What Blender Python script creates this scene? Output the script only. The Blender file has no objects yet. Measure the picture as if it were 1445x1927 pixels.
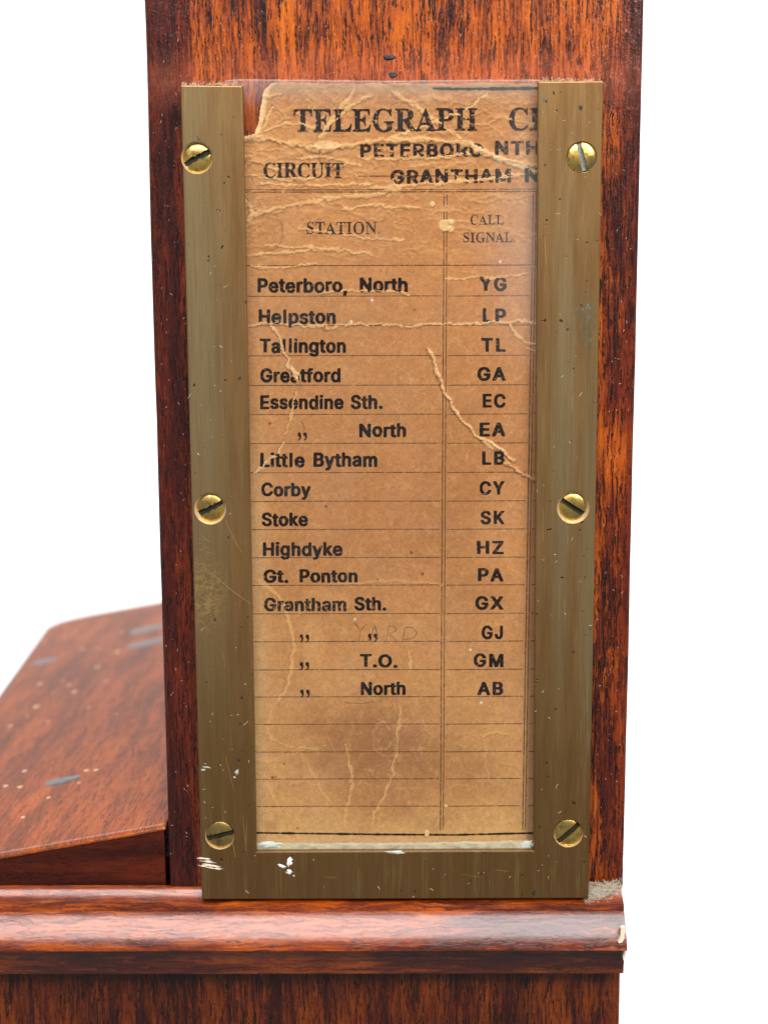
import bpy, bmesh, math, random, json
import numpy as np
from mathutils import Vector, geometry, Matrix

# ------------------------------------------------------------------ camera, world, lights, exposure
sc = bpy.context.scene
COL = sc.collection
MM = 0.001
CAM = np.array([0.6272, -223.0755, 99.2537])
PITCH, YAW, ROLL, FPX = 0.150467, -0.009720, -0.005551, 2600.0
IW, IH = 1445.0, 1927.0

def _axes():
    cp, sp, cy, sy, cr, sr = (math.cos(PITCH), math.sin(PITCH), math.cos(YAW), math.sin(YAW), math.cos(ROLL), math.sin(ROLL))
    fwd = np.array([sy * cp, cy * cp, -sp])
    right = np.array([cy, -sy, 0.0])
    up = np.cross(right, fwd)
    return right * cr + up * sr, -right * sr + up * cr, fwd
AR, AU, AF = _axes()

cam = bpy.data.cameras.new('camera')
cam.sensor_fit = 'VERTICAL'
cam.sensor_height = 36.0
cam.lens = FPX / IH * 36.0
cam.clip_start = 0.01
cam.clip_end = 50.0
cam.dof.use_dof = True
cam.dof.focus_distance = 0.2225
cam.dof.aperture_fstop = 20.0
cam_o = bpy.data.objects.new('camera', cam)
COL.objects.link(cam_o)
M = Matrix(((AR[0], AU[0], -AF[0]), (AR[1], AU[1], -AF[1]), (AR[2], AU[2], -AF[2]))).to_4x4()
M.translation = Vector(CAM * MM)
cam_o.matrix_world = M
sc.camera = cam_o

world = bpy.data.worlds.new('World')
sc.world = world
world.use_nodes = True
world.node_tree.nodes['Background'].inputs[0].default_value = (0.93, 0.96, 1.0, 1)
world.node_tree.nodes['Background'].inputs[1].default_value = 0.30

def area(name, loc, target, size, power, color=(1, 1, 1), size_y=None):
    l = bpy.data.lights.new(name, 'AREA')
    l.energy = power
    l.color = color
    l.size = size
    if size_y:
        l.shape = 'RECTANGLE'
        l.size_y = size_y
    o = bpy.data.objects.new(name, l)
    COL.objects.link(o)
    o.location = loc
    o.rotation_euler = (Vector(target) - Vector(loc)).to_track_quat('-Z', 'Y').to_euler()
    return o
area('overhead_softbox', (0.03, -0.35, 0.51), (0, 0, 0.0), 0.70, 7.8, (1.0, 0.975, 0.985), 0.40)
area('front_key_softbox', (0.42, -0.62, 0.52), (0, 0, 0.06), 0.28, 3.2, (1.0, 0.96, 0.91))
for sx in (-1, 1):
    area('backdrop_lamp', (sx * 1.1, 0.55, 0.9), (sx * 0.25, 1.6, 0.0), 0.5, 21)
area('backdrop_lamp', (0, 0.6, -0.75), (0, 1.6, 0.1), 0.8, 16)

sc.view_settings.view_transform = 'Standard'
sc.view_settings.look = 'None'
sc.view_settings.exposure = -0.22
sc.view_settings.gamma = 1.0
sc.render.engine = 'CYCLES'
sc.cycles.use_denoising = True
sc.cycles.max_bounces = 8
sc.cycles.transparent_max_bounces = 12
sc.cycles.caustics_reflective = False
sc.cycles.caustics_refractive = False

# ------------------------------------------------------------------ measuring helpers (millimetres, z up, y away from the viewer)
def ray(px, py):
    px = np.asarray(px, float); py = np.asarray(py, float)
    return AF + ((px - IW / 2) / FPX)[..., None] * AR - ((py - IH / 2) / FPX)[..., None] * AU
def at(px, py, Y=0.0):
    d = ray(px, py)
    t = (Y - CAM[1]) / d[..., 1]
    return CAM + d * t[..., None]
def zat(py, Y, px=700):
    return float(at(px, py, Y)[2])
def pix(P):
    d = P - CAM
    w = d @ AF
    return IW / 2 + FPX * (d @ AR) / w, IH / 2 - FPX * (d @ AU) / w
DS = 0.182
def deck_z(x):
    return 6.45 + DS * (x + 67.5)
def on_deck(px, py):
    d = ray(px, py)
    t = (6.45 + DS * (CAM[0] + 67.5) - CAM[2]) / (d[2] - DS * d[0])
    return CAM + d * t

rng = np.random.default_rng(7)
random.seed(7)

# ------------------------------------------------------------------ object helpers
def tag(o, label=None, cat=None, group=None, kind=None):
    if label: o['label'] = label
    if cat: o['category'] = cat
    if group: o['group'] = group
    if kind: o['kind'] = kind
    return o
def empty(name, loc_mm, label, cat):
    o = bpy.data.objects.new(name, None)
    o.empty_display_size = 0.01
    COL.objects.link(o)
    o.location = Vector(loc_mm) * MM
    return tag(o, label, cat)
def link(name, me, mat=None, parent=None):
    if isinstance(mat, Mat): mat = mat.m
    if mat and not me.materials: me.materials.append(mat)
    o = bpy.data.objects.new(name, me)
    COL.objects.link(o)
    if parent:
        o.parent = parent
        o.matrix_parent_inverse = Matrix.Translation(-wloc(parent))
    return o
def wloc(o):
    v = Vector(o.location)
    while o.parent:
        v = v + o.matrix_parent_inverse.translation
        o = o.parent
        v = v + Vector(o.location)
    return v
def mesh(name, verts, faces, mat=None, parent=None, smooth=False):
    """verts in mm"""
    me = bpy.data.meshes.new(name)
    me.from_pydata([tuple(float(c) * MM for c in v) for v in verts], [], faces)
    me.update()
    if smooth:
        me.polygons.foreach_set('use_smooth', [True] * len(me.polygons))
    return link(name, me, mat, parent)
def fast_mesh(name, V, F, mat=None, parent=None, smooth=True):
    me = bpy.data.meshes.new(name)
    n, k = F.shape
    me.vertices.add(len(V)); me.vertices.foreach_set('co', (V * MM).astype(np.float32).ravel())
    me.loops.add(n * k); me.loops.foreach_set('vertex_index', F.astype(np.int32).ravel())
    me.polygons.add(n); me.polygons.foreach_set('loop_start', np.arange(0, n * k, k, dtype=np.int32))
    me.update(calc_edges=True)
    if smooth: me.polygons.foreach_set('use_smooth', np.ones(n, bool))
    return link(name, me, mat, parent)
def extrude(name, poly, axis, a, b, mat=None, parent=None, bevel=0, seg=3, smooth=False):
    """closed 2-D outline pushed along an axis. axis 'y': poly=(x,z); axis 'x': poly=(y,z)"""
    n = len(poly)
    def p(u, w, s): return (u, s, w) if axis == 'y' else (s, u, w)
    v = [p(u, w, a) for u, w in poly] + [p(u, w, b) for u, w in poly]
    f = [list(range(n)), list(range(2 * n - 1, n - 1, -1))] + [[i, i + n, (i + 1) % n + n, (i + 1) % n] for i in range(n)]
    me = bpy.data.meshes.new(name)
    me.from_pydata([tuple(float(c) * MM for c in q) for q in v], [], f)
    bm = bmesh.new(); bm.from_mesh(me)
    bmesh.ops.recalc_face_normals(bm, faces=bm.faces)
    if bevel:
        ed = [e for e in bm.edges if len(e.link_faces) == 2 and e.calc_face_angle(0) > 0.6]
        bmesh.ops.bevel(bm, geom=ed, offset=bevel * MM, segments=seg, profile=0.6, affect='EDGES')
    bm.to_mesh(me); bm.free()
    if smooth:
        me.polygons.foreach_set('use_smooth', [True] * len(me.polygons))
        me.set_sharp_from_angle(angle=math.radians(38))
    return link(name, me, mat, parent)
def boolean(o, cutter, op='DIFFERENCE'):
    m = o.modifiers.new('cut', 'BOOLEAN'); m.object = cutter; m.operation = op; m.solver = 'EXACT'
    bpy.context.view_layer.update()
    me = bpy.data.meshes.new_from_object(o.evaluated_get(bpy.context.evaluated_depsgraph_get()))
    o.modifiers.clear()
    old = o.data; o.data = me; me.name = old.name
    bpy.data.objects.remove(cutter)

# ------------------------------------------------------------------ shader helpers
class Val:
    def __init__(s, nt, sock): s.nt, s.s = nt, sock
    def _op(s, op, *o, clamp=False):
        n = s.nt.nodes.new('ShaderNodeMath'); n.operation = op; n.use_clamp = clamp
        for i, x in enumerate((s,) + o):
            if isinstance(x, Val): s.nt.links.new(x.s, n.inputs[i])
            else: n.inputs[i].default_value = float(x)
        return Val(s.nt, n.outputs[0])
    def __add__(s, o): return s._op('ADD', o)
    def __sub__(s, o): return s._op('SUBTRACT', o)
    def __mul__(s, o): return s._op('MULTIPLY', o)
    __rmul__ = __mul__; __radd__ = __add__
    def __truediv__(s, o): return s._op('DIVIDE', o)
    def inv(s): return (s * -1.0) + 1.0
    def abs(s): return s._op('ABSOLUTE')
    def max(s, o): return s._op('MAXIMUM', o)
    def pow(s, o): return s._op('POWER', o)
    def ramp(s, a, b, lo=0.0, hi=1.0, smooth=True):
        n = s.nt.nodes.new('ShaderNodeMapRange'); n.interpolation_type = 'SMOOTHSTEP' if smooth else 'LINEAR'
        s.nt.links.new(s.s, n.inputs[0])
        for i, x in enumerate((a, b, lo, hi)): n.inputs[i + 1].default_value = x
        return Val(s.nt, n.outputs[0])
class Mat:
    def __init__(s, name):
        s.m = bpy.data.materials.new(name); s.m.use_nodes = True
        s.nt = s.m.node_tree; s.b = s.nt.nodes['Principled BSDF']; s.out = s.nt.nodes['Material Output']
        tc = s.nt.nodes.new('ShaderNodeTexCoord')
        n = s.nt.nodes.new('ShaderNodeVectorMath'); n.operation = 'SCALE'; n.inputs[3].default_value = 1000.0
        s.nt.links.new(tc.outputs['Object'], n.inputs[0]); s.P = n.outputs[0]
        sp = s.nt.nodes.new('ShaderNodeSeparateXYZ'); s.nt.links.new(s.P, sp.inputs[0])
        s.x, s.y, s.z = (Val(s.nt, sp.outputs[i]) for i in range(3))
    def noise(s, scale, detail=3, rough=0.55, dist=0.0, off=(0, 0, 0), vec=None):
        if not isinstance(scale, (tuple, list)): scale = (scale,) * 3
        mp = s.nt.nodes.new('ShaderNodeMapping'); s.nt.links.new(vec or s.P, mp.inputs[0])
        mp.inputs['Scale'].default_value = scale; mp.inputs['Location'].default_value = off
        n = s.nt.nodes.new('ShaderNodeTexNoise'); n.inputs['Scale'].default_value = 1.0
        n.inputs['Detail'].default_value = detail; n.inputs['Roughness'].default_value = rough; n.inputs['Distortion'].default_value = dist
        s.nt.links.new(mp.outputs[0], n.inputs[0]); return Val(s.nt, n.outputs[0])
    def blob(s, cx, cz, rx, rz, soft=0.5, ax='xz'):
        a = (getattr(s, ax[0]) - cx) / rx; b = (getattr(s, ax[1]) - cz) / rz
        d = (a * a + b * b)._op('SQRT')
        return d.ramp(1.0 - soft, 1.0 + soft, 1.0, 0.0)
    def col(s, c):
        n = s.nt.nodes.new('ShaderNodeRGB'); n.outputs[0].default_value = (*c, 1); return n.outputs[0]
    def mix(s, f, a, b, mode='MIX'):
        n = s.nt.nodes.new('ShaderNodeMix'); n.data_type = 'RGBA'; n.blend_type = mode
        if isinstance(f, Val): s.nt.links.new(f.s, n.inputs[0])
        else: n.inputs[0].default_value = f
        for i, x in ((6, a), (7, b)):
            if isinstance(x, tuple): n.inputs[i].default_value = (*x, 1)
            else: s.nt.links.new(x, n.inputs[i])
        return n.outputs[2]
    def set(s, **k):
        for a, v in k.items():
            i = s.b.inputs[a.replace('_', ' ')]
            if isinstance(v, Val): s.nt.links.new(v.s, i)
            elif isinstance(v, bpy.types.NodeSocket): s.nt.links.new(v, i)
            elif isinstance(v, tuple): i.default_value = (*v, 1) if len(v) == 3 else v
            else: i.default_value = v
        return s
    def bump(s, h, dist_mm, strength=1.0, to=('Normal',)):
        n = s.nt.nodes.new('ShaderNodeBump'); n.inputs['Strength'].default_value = strength; n.inputs['Distance'].default_value = dist_mm * MM
        s.nt.links.new(h.s, n.inputs['Height'])
        for t in to: s.nt.links.new(n.outputs[0], s.b.inputs[t])
def srgb(r, g, b):
    return tuple((c / 255 / 12.92) if c <= 10 else ((c / 255 + 0.055) / 1.055) ** 2.4 for c in (r, g, b))

def wood(name, grain, edge=None, dark=0.0, bright=0.0, coat=0.85, coat_r=0.12, pore=1.0, seed=0.0, milky=0.0, orange=0.0, spec=0.15, base_r=0.38, rough_k=1.0, wave=1.0, figure=1.0, red=0.0, tint=None, painted_haze=False):
    """grain = axis the fibres run along"""
    m = Mat(name)
    def sc3(cross, along):
        v = [cross] * 3; v['xyz'.index(grain)] = along; return tuple(v)
    o = (seed * 13.1, seed * 7.7, seed * 3.3)
    warp = m.noise(sc3(0.16, 0.05), 3, 0.6, off=o)
    # bend the grain a little
    vm = m.nt.nodes.new('ShaderNodeVectorMath'); vm.operation = 'MULTIPLY_ADD'
    cx = m.nt.nodes.new('ShaderNodeCombineXYZ')
    w2 = (warp - 0.5) * 2.2
    w3 = (m.noise(sc3(1.1, 0.45), 2, 0.6, off=o) - 0.5) * 0.75
    tot = w2 + w3
    for i, a in enumerate('xyz'):
        if a != grain: m.nt.links.new(tot.s, cx.inputs[i])
    m.nt.links.new(cx.outputs[0], vm.inputs[0]); vm.inputs[1].default_value = (1, 1, 1); m.nt.links.new(m.P, vm.inputs[2])
    W = vm.outputs[0]
    broad = m.noise(sc3(0.22, 0.022), 4, 0.6, off=o, vec=W)
    fib = m.noise(sc3(2.3, 0.13), 5, 0.68, dist=0.25, off=o, vec=W)
    fib2 = m.noise(sc3(4.2, 0.42), 3, 0.68, dist=0.35, off=o, vec=W)
    pores = m.noise(sc3(2.9, 0.17), 5, 0.72, dist=0.2, off=(o[0] + 5, o[1], o[2] + 9), vec=W)
    patch = m.noise(0.07, 3, 0.6, off=o)
    redA, redB, org, hot = srgb(78, 23, 4), srgb(124, 44, 6), srgb(178, 83, 6), srgb(204, 115, 16)
    c = m.mix(broad.ramp(0.35, 0.62), redA, redB)
    f = ((fib * 0.55 + broad * 0.45 - 0.5) * (0.75 * figure) + 0.5 + (patch - 0.5) * 0.16 + orange)
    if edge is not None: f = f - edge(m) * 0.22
    c = m.mix(f.ramp(0.44, 0.60), c, org)
    c = m.mix((f + (fib2 - 0.5) * 0.25).ramp(0.56, 0.70), c, hot)
    d = (fib * 0.6 + fib2 * 0.4 + (broad - 0.5) * 0.3)
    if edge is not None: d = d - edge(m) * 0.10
    streak = d.ramp(0.40 + 0.03 * dark, 0.475 + 0.05 * dark, 1.0, 0.0)
    c = m.mix(streak * (0.72 * pore), c, srgb(50, 12, 5))
    pr = (pores + (broad - 0.5) * 0.12 + (m.noise(sc3(0.5, 0.12), 2, 0.5, off=(8, 1, 4)) - 0.5) * 0.13).ramp(0.432, 0.455, 1.0, 0.0)
    c = m.mix((pr * (0.96 * pore)).ramp(0.0, 1.0, 0.0, 1.0, False), c, srgb(18, 4, 3))
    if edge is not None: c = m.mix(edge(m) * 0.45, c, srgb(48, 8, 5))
    if dark > 0: c = m.mix(dark, c, srgb(44, 10, 5))
    if tint: c = m.mix(tint[0], c, tint[1])
    if milky > 0: c = m.mix((m.noise(0.12, 4, 0.6, off=(3, 2, 1))).ramp(0.35, 0.7) * milky, c, srgb(176, 92, 66))
    if painted_haze: c = m.mix(m.blob(3, 133.5, 38, 3.6, 0.9) * m.noise((0.5, .5, .5), 4, 0.7, off=(6, 6, 6)).ramp(0.3, 0.7, 0.15, 0.5), c, srgb(196, 104, 74))  # pale reflected haze above the glass, painted into the wood colour
    micro = m.noise(2.2, 3, 0.6, off=(9, 9, 9))
    m.set(Base_Color=c, Roughness=base_r, Specular_IOR_Level=spec, Coat_Weight=coat, Coat_Roughness=micro.ramp(0.3, 0.7, coat_r * 0.7, coat_r * 1.6), Coat_IOR=1.5)
    h = (pr * -0.5 + micro * 0.35) * rough_k + m.noise(0.5, 2, 0.5) * (0.9 * wave)
    m.bump(h, 0.16, 0.8, ('Normal',))
    m.bump((pr * -0.55 + micro * 0.55) * rough_k + m.noise(0.45, 2, 0.5) * (1.0 * wave), 0.15, 0.75, ('Coat Normal',))
    return m
POSTC = 2.5
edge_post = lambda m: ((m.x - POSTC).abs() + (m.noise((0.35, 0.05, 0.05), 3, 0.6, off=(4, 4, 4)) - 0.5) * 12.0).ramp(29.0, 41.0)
WOOD_POST = wood('varnished_mahogany', 'z', edge=edge_post, orange=0.03, painted_haze=True)
WOOD_MOULD = wood('varnished_moulding', 'x', coat=0.8, coat_r=0.13, seed=2.0, orange=-0.015, pore=0.5, spec=0.4, base_r=0.24, rough_k=0.06, wave=0.25)
WOOD_PANEL = wood('varnished_panel', 'z', seed=5.0, dark=0.56)
WOOD_DECK = wood('worn_deck_wood', 'y', seed=8.0, coat=0.10, coat_r=0.45, spec=0.05, pore=1.25, milky=0.06, orange=0.02, figure=1.0, tint=(0.5, srgb(132, 64, 20)), rough_k=0.5, wave=0.4)
WOOD_DECK.set(Coat_Weight=WOOD_DECK.y.ramp(2.2, 1.2, 0.10, 1.0), Coat_Roughness=WOOD_DECK.y.ramp(2.2, 1.2, 0.42, 0.14))
WOOD_DARK = wood('dark_fascia_wood', 'x', seed=11.0, dark=0.6, coat=0.5, pore=0.35, figure=0.3, orange=-0.12)

def brass_mat():
    m = Mat('aged_brass')
    s1 = m.noise((0.55, 0.5, 0.022), 4, 0.6, off=(2, 0, 1)); s2 = m.noise((2.6, 1.0, 0.06), 3, 0.65, off=(0, 0, 5)); fine = m.noise((7, 7, 0.12), 3, 0.7)
    mott = m.noise((0.5, 0.4, 0.06), 4, 0.6); mo2 = m.noise(1.6, 4, 0.65, off=(5, 1, 1))
    brown, olive, tan = srgb(128, 94, 54), srgb(144, 125, 88), srgb(150, 116, 72)
    c = m.mix(mott.ramp(0.2, 0.8), brown, tan)
    zone = m.blob(-31.0, 88, 5.0, 66, 0.9).max(m.blob(27.0, 75, 2.2, 44, 0.6) * 0.8).max(m.blob(32, 62, 2.4, 38, 0.6) * 0.8)
    c = m.mix((zone * 0.75 + (s1 - 0.5) * 0.7 + (s2 - 0.5) * 0.7).ramp(0.1, 0.95), c, olive)
    low = m.z.ramp(52, 4)
    c = m.mix(low * 0.6, c, srgb(104, 74, 40))
    c = m.mix((s2 + (mo2 - 0.5) * 0.3).ramp(0.50, 0.80) * 0.2, c, srgb(90, 62, 32))
    c = m.mix((fine * 0.6 + s1 * 0.4).ramp(0.52, 0.62) * 0.30, c, srgb(180, 150, 100))
    # scraped bright patch and rubbed corners
    scr = m.blob(-30.6, 52.5, 2.6, 5.2, 0.7) * m.noise((1.2, 1, 1.6), 4, 0.75, dist=1.0).ramp(0.47, 0.56)
    c = m.mix(scr * 0.85, c, srgb(186, 150, 92))
    pits = m.noise(1.15, 1, 0.4, off=(7, 3, 3)).ramp(0.225, 0.2)
    c = m.mix(pits * 0.85, c, srgb(34, 34, 30))
    ver = (m.blob(30.2, 96, 2.2, 4.0, 0.8) * m.noise(1.3, 3, 0.6, off=(1, 8, 2)).ramp(0.50, 0.60)).max(m.noise(0.8, 2, 0.5, off=(11, 5, 8)).ramp(0.25, 0.21))
    c = m.mix(ver * 0.75, c, srgb(96, 106, 90))
    grn = ((m.x + 20.8).abs().ramp(0.9, 0.2)).max((m.x - 21.6).abs().ramp(0.8, 0.1)) * m.z.ramp(10, 40)
    c = m.mix(grn * 0.3, c, srgb(96, 96, 58))
    m.set(Base_Color=c, Metallic=0.72, Roughness=(s2 * 0.22 + 0.28), Specular_IOR_Level=0.4)
    m.bump(s2 * 0.3 + fine * 1.0 + mo2 * 0.15 - pits * 1.5, 0.05, 0.8)
    return m
BRASS = brass_mat()
def simple(name, c, rough=0.5, metal=0.0, var=0.25, scale=1.5, bump=0.05, **k):
    m = Mat(name); n = m.noise(scale, 4, 0.6)
    m.set(Base_Color=m.mix(n.ramp(0.3, 0.7) * var, c, tuple(x * 0.35 for x in c)), Roughness=rough, Metallic=metal, **k)
    if bump: m.bump(n, bump, 0.7)
    return m
def screw_mat():
    m = Mat('polished_screw_brass')
    ge = m.nt.nodes.new('ShaderNodeNewGeometry'); sv = m.nt.nodes.new('ShaderNodeVectorMath'); sv.operation = 'SCALE'; sv.inputs[3].default_value = 1000.0
    m.nt.links.new(ge.outputs['Position'], sv.inputs[0]); m.P = sv.outputs[0]
    n = m.noise(0.9, 4, 0.7, dist=0.8); n2 = m.noise(5, 3, 0.6)
    c = m.mix(n.ramp(0.45, 0.62), srgb(250, 212, 112), srgb(196, 152, 80))
    c = m.mix(m.noise(0.16, 3, 0.6, off=(3, 1, 5)).ramp(0.42, 0.62) * 0.6, c, srgb(150, 132, 96))
    c = m.mix(m.noise(0.7, 4, 0.7, off=(1, 9, 2)).ramp(0.54, 0.66) * 0.5, c, srgb(104, 84, 54))
    m.set(Base_Color=c, Metallic=1.0, Roughness=n.ramp(0.4, 0.65, 0.22, 0.42))
    m.bump(n2 * 0.15 + n * 0.8, 0.08, 0.6)
    return m
SCREW = screw_mat()
SLOTDIRT = simple('slot_dirt', srgb(38, 34, 30), 0.7, var=0.6, scale=3)
RIM = simple('pale_rim_brass', srgb(216, 184, 132), 0.35, 0.25, var=0.2)
CREAM = simple('cream_chip', srgb(232, 222, 196), 0.7, var=0.15, scale=2)
WHITE = simple('white_paint', srgb(236, 236, 228), 0.6, var=0.1, scale=2)
SPECK = simple('speck_paint', srgb(226, 180, 140), 0.35, var=0.2, scale=2)
BLACKFILL = simple('black_stopping', srgb(30, 22, 24), 0.12, var=0.5, scale=2, bump=0.3)
GREYFILL = simple('grey_scuff_sheen', srgb(92, 72, 70), 0.35, var=0.5, scale=1.2, bump=0.2)  # scuffed back plugs, their grey reflection put into the colour
LINT = simple('lint', srgb(226, 212, 180), 0.9, var=0.2, scale=1)
LINTG = simple('dusty_fluff', srgb(206, 200, 176), 0.95, var=0.3, scale=1)

# ------------------------------------------------------------------ backdrop
bd = mesh('backdrop', [(-2600, 1600, -2200), (2600, 1600, -2200), (2600, 1600, 1900), (-2600, 1600, 1900)], [(0, 1, 2, 3)],
          simple('white_paper', (0.93, 0.93, 0.93), 0.9, var=0.0, bump=0))
tag(bd, 'plain white paper backdrop hanging behind the instrument', None, kind='structure')

# ------------------------------------------------------------------ the wooden case
case = empty('telegraph_case', (0, 60, -60), 'glossy red-brown varnished wooden instrument case with upright post, moulding and sloping deck', 'wooden case')
XR, XL = 38.75, -38.45
XD0 = -88.0
def side(x0, x1, n, z0, z1, amp, seed):
    r = np.random.default_rng(seed); zs = np.linspace(z0, z1, n)
    k = np.convolve(r.normal(0, 1, n + 6), np.ones(7) / 7, 'valid')
    return [(x0 + (x1 - x0) * i / (n - 1) + amp * k[i], z) for i, z in enumerate(zs)]
post_poly = side(XL, XL + 0.25, 40, 0.2, 185, 0.16, 1) + side(XR + 0.35, XR, 40, 185, 0.2, 0.10, 2)
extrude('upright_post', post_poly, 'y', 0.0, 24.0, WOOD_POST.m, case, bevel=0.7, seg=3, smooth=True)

# moulding profile (y, z), drawn from the wall outwards and back underneath
prof = [(0.4, zat(1667, 0)), (-0.35, zat(1671, -0.35)), (-0.6, zat(1678, -0.6))]
prof += [(-3.0, zat(1703, -3.0)), (-3.15, zat(1708, -3.15))]
za, zb = zat(1715, -3.3), zat(1788, -7.2)
for i in range(15):
    t = math.pi / 2 * i / 14
    u_ = i / 14
    bul = 0.42 * math.sin(math.pi * u_) ** 0.8
    prof.append((-3.3 - 3.9 * u_ - bul * 0.87, za + (zb - za) * u_ + bul * 0.5))
prof.pop()
zc = zb - 0.15
prof += [(-7.22, zc + 0.02), (-7.1, zc - 0.10), (-6.8, zc - 0.2), (-6.3, zc - 0.3), (-4.7, zc - 0.35), (-4.5, zc - 0.6), (-4.4, zat(1812, -4.4)), (-4.1, zat(1815, -4.1)), (-4.05, zat(1828, -4.05)), (-3.8, zat(1832, -3.8)), (0.4, zat(1833, -3.6) - 0.3)]
mo = extrude('front_moulding', prof, 'x', -112.0, XR - 0.35, WOOD_MOULD.m, case, smooth=True)
z_base = prof[-1][1]
extrude('lower_panel', [(-112, -75), (XR - 0.2, -75), (XR - 0.2, z_base + 0.2), (-112, z_base + 0.2)], 'y', 0.0, 12.0, WOOD_PANEL.m, case, bevel=0.4)
_cb = [(-90.2, 12.05), (XR - 0.6, 12.05), (XR - 0.6, 205.0), (-107.5, 205.0)]
mesh('case_body', [(x, y, -75) for x, y in _cb] + [(x, y, deck_z(x) - 0.6 if x < 0 else 0.6) for x, y in _cb], [(3, 2, 1, 0), (4, 5, 6, 7), (0, 1, 5, 4), (1, 2, 6, 5), (2, 3, 7, 6), (3, 0, 4, 7)], WOOD_DARK.m, case)

# sloping deck with its dark front fascia
deck_poly = [(XD0, 0.7)] + [(x, deck_z(x)) for x in (XD0, -39.35)] + [(-39.35, 0.7)]
fas = extrude('deck_fascia', [(XD0, 0.65), (XD0, deck_z(XD0) - 0.3), (-39.2, deck_z(-39.2) - 0.3), (-39.2, 0.65)], 'y', 0.7, 2.6, WOOD_DARK.m, case, bevel=0.1)
def deck_board():
    n, k = 90, 120
    xs = np.linspace(XD0, -38.9, n); ys = np.concatenate([np.linspace(0.5, 1.6, 8), np.linspace(2.2, 212.0, k - 8)])
    X, Y = np.meshgrid(xs, ys)
    xl = -101.6 - (Y - 118) * 0.098
    X = xl + (X - XD0) / (-38.9 - XD0) * (-38.9 - xl)
    # left end rounds over, back-left corner is clipped round
    Z = deck_z(X)
    drop = np.clip((xl + 3.0 - X) / 3.0, 0, 1); Z = Z - 0.5 * drop ** 2
    df = np.clip((1.5 - Y) / 1.0, 0, 1); Z = Z - 0.40 * df ** 2
    back = np.clip((Y - 207) / 5, 0, 1); Z = Z - 1.0 * back ** 2
    corner = np.clip((Y - 200) / 12, 0, 1) ** 2 * 5.0
    X = X + corner * np.clip(1 - (X - xl) / 12, 0, 1)
    V = np.stack([X, Y, Z], -1).reshape(-1, 3)
    i = np.arange(k * n).reshape(k, n)
    F = np.stack([i[:-1, :-1], i[:-1, 1:], i[1:, 1:], i[1:, :-1]], -1).reshape(-1, 4)
    b = V.copy(); b[:, 2] -= 3.0 
    rim = np.concatenate([i[0, :], i[1:, -1], i[-1, -2::-1], i[-2:0:-1, 0]])
    N = len(V)
    lo = V[rim].copy(); lo[:, 2] -= 0.35
    R = len(rim); r = np.arange(R)
    F2 = np.stack([rim, rim[(r + 1) % R] * 0 + N + r, N + (r + 1) % R, rim[(r + 1) % R]], -1)
    return fast_mesh('sloping_deck', np.vstack([V, lo]), np.vstack([F, F2]), WOOD_DECK.m, case)
deck = deck_board()
mesh('deck_side', [(XD0 + 0.3, 1, -3), (XD0 + 0.3, 1, deck_z(XD0) - 2.9), (XD0 + 0.3, 185, deck_z(XD0) - 2.9), (XD0 + 0.3, 185, -3)], [(0, 1, 2, 3)], WOOD_DARK.m, case) if False else None
# right-hand hidden stretch of the deck behind the post
extrude('deck_tail', [(-38.9, 0.7), (-38.9, deck_z(-38.9)), (XR - 1.0, deck_z(-38.9) + 2.0), (XR - 1.0, 0.7)], 'y', 24.1, 211.0, WOOD_DECK.m, case)
# gap line beside the post
def dome(n=12, rings=3):
    v = [(0, 0, 1.0)]; f = []
    for r in range(1, rings + 1):
        a = math.pi / 2 * r / rings
        for i in range(n):
            t = 2 * math.pi * i / n
            w = 1 + 0.12 * math.sin(3 * t + 1)
            v.append((math.sin(a) * math.cos(t) * w, math.sin(a) * math.sin(t) * w, math.cos(a)))
    for i in range(n): f.append((0, 1 + i, 1 + (i + 1) % n))
    for r in range(rings - 1):
        for i in range(n):
            a, b = 1 + r * n + i, 1 + r * n + (i + 1) % n
            f.append((a, a + n, b + n, b))
    return v, f
dv, df_ = dome()
sp_me = bpy.data.meshes.new('paint_speck'); sp_me.from_pydata([(a * MM, b * MM, c * MM * 0.35) for a, b, c in dv], [], df_); sp_me.materials.append(SPECK.m)
sp_me.polygons.foreach_set('use_smooth', [True] * len(sp_me.polygons))
gr_me = sp_me.copy(); gr_me.materials.clear(); gr_me.materials.append(GREYFILL.m)
bk_me = sp_me.copy(); bk_me.materials.clear(); bk_me.materials.append(BLACKFILL.m)
def speck(px, py, r, ry=None, me=sp_me, name='paint_speck', hz=1.0):
    p = on_deck(px, py)
    o = link(name, me, None, deck)
    o.location = Vector((p[0], p[1], p[2] - 0.05)) * MM
    o.scale = (r, ry or r, r * 0.8 * hz); o.rotation_euler = (0, -math.atan(DS), random.random() * 0.4)
    return o
for px, py, r in [(69, 1330, 1.15), (141, 1302, 1.0), (76, 1287, 1.0), (184, 1255, 1.0), (221, 1227, 1.1), (155, 1221, .9), (146, 1163, 1.1),
                  (47, 1451, .75), (11, 1479, .75), (38, 1481, .75), (163, 1450, .8), (181, 1449, .7), (44, 1538, .6), (92, 1501, .6),
                  (91, 1358, .6), (131, 1289, .8), (119, 1281, .6), (20, 1366, .7), (230, 1189, .8), (168, 1331, .6), (52, 1347, .5), (149, 1473, .5), (186, 1221, .6), (101, 1304, .5), (121, 1196, .7), (220, 1343, .5), (83, 1208, .8), (200, 1282, .6)]:
    speck(px, py, r * 0.78)
for px, py, r, ry in [(280, 1184, 6.5, 4.5), (283, 1210, 7.5, 4.5), (84, 1246, 3.6, 4.0), (116, 1470, 3.8, 2.4)]:
    o = speck(px, py, r, ry, bk_me if py > 1400 else gr_me, 'filled_plug', 0.13 if r > 4 else 0.2)

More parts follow.
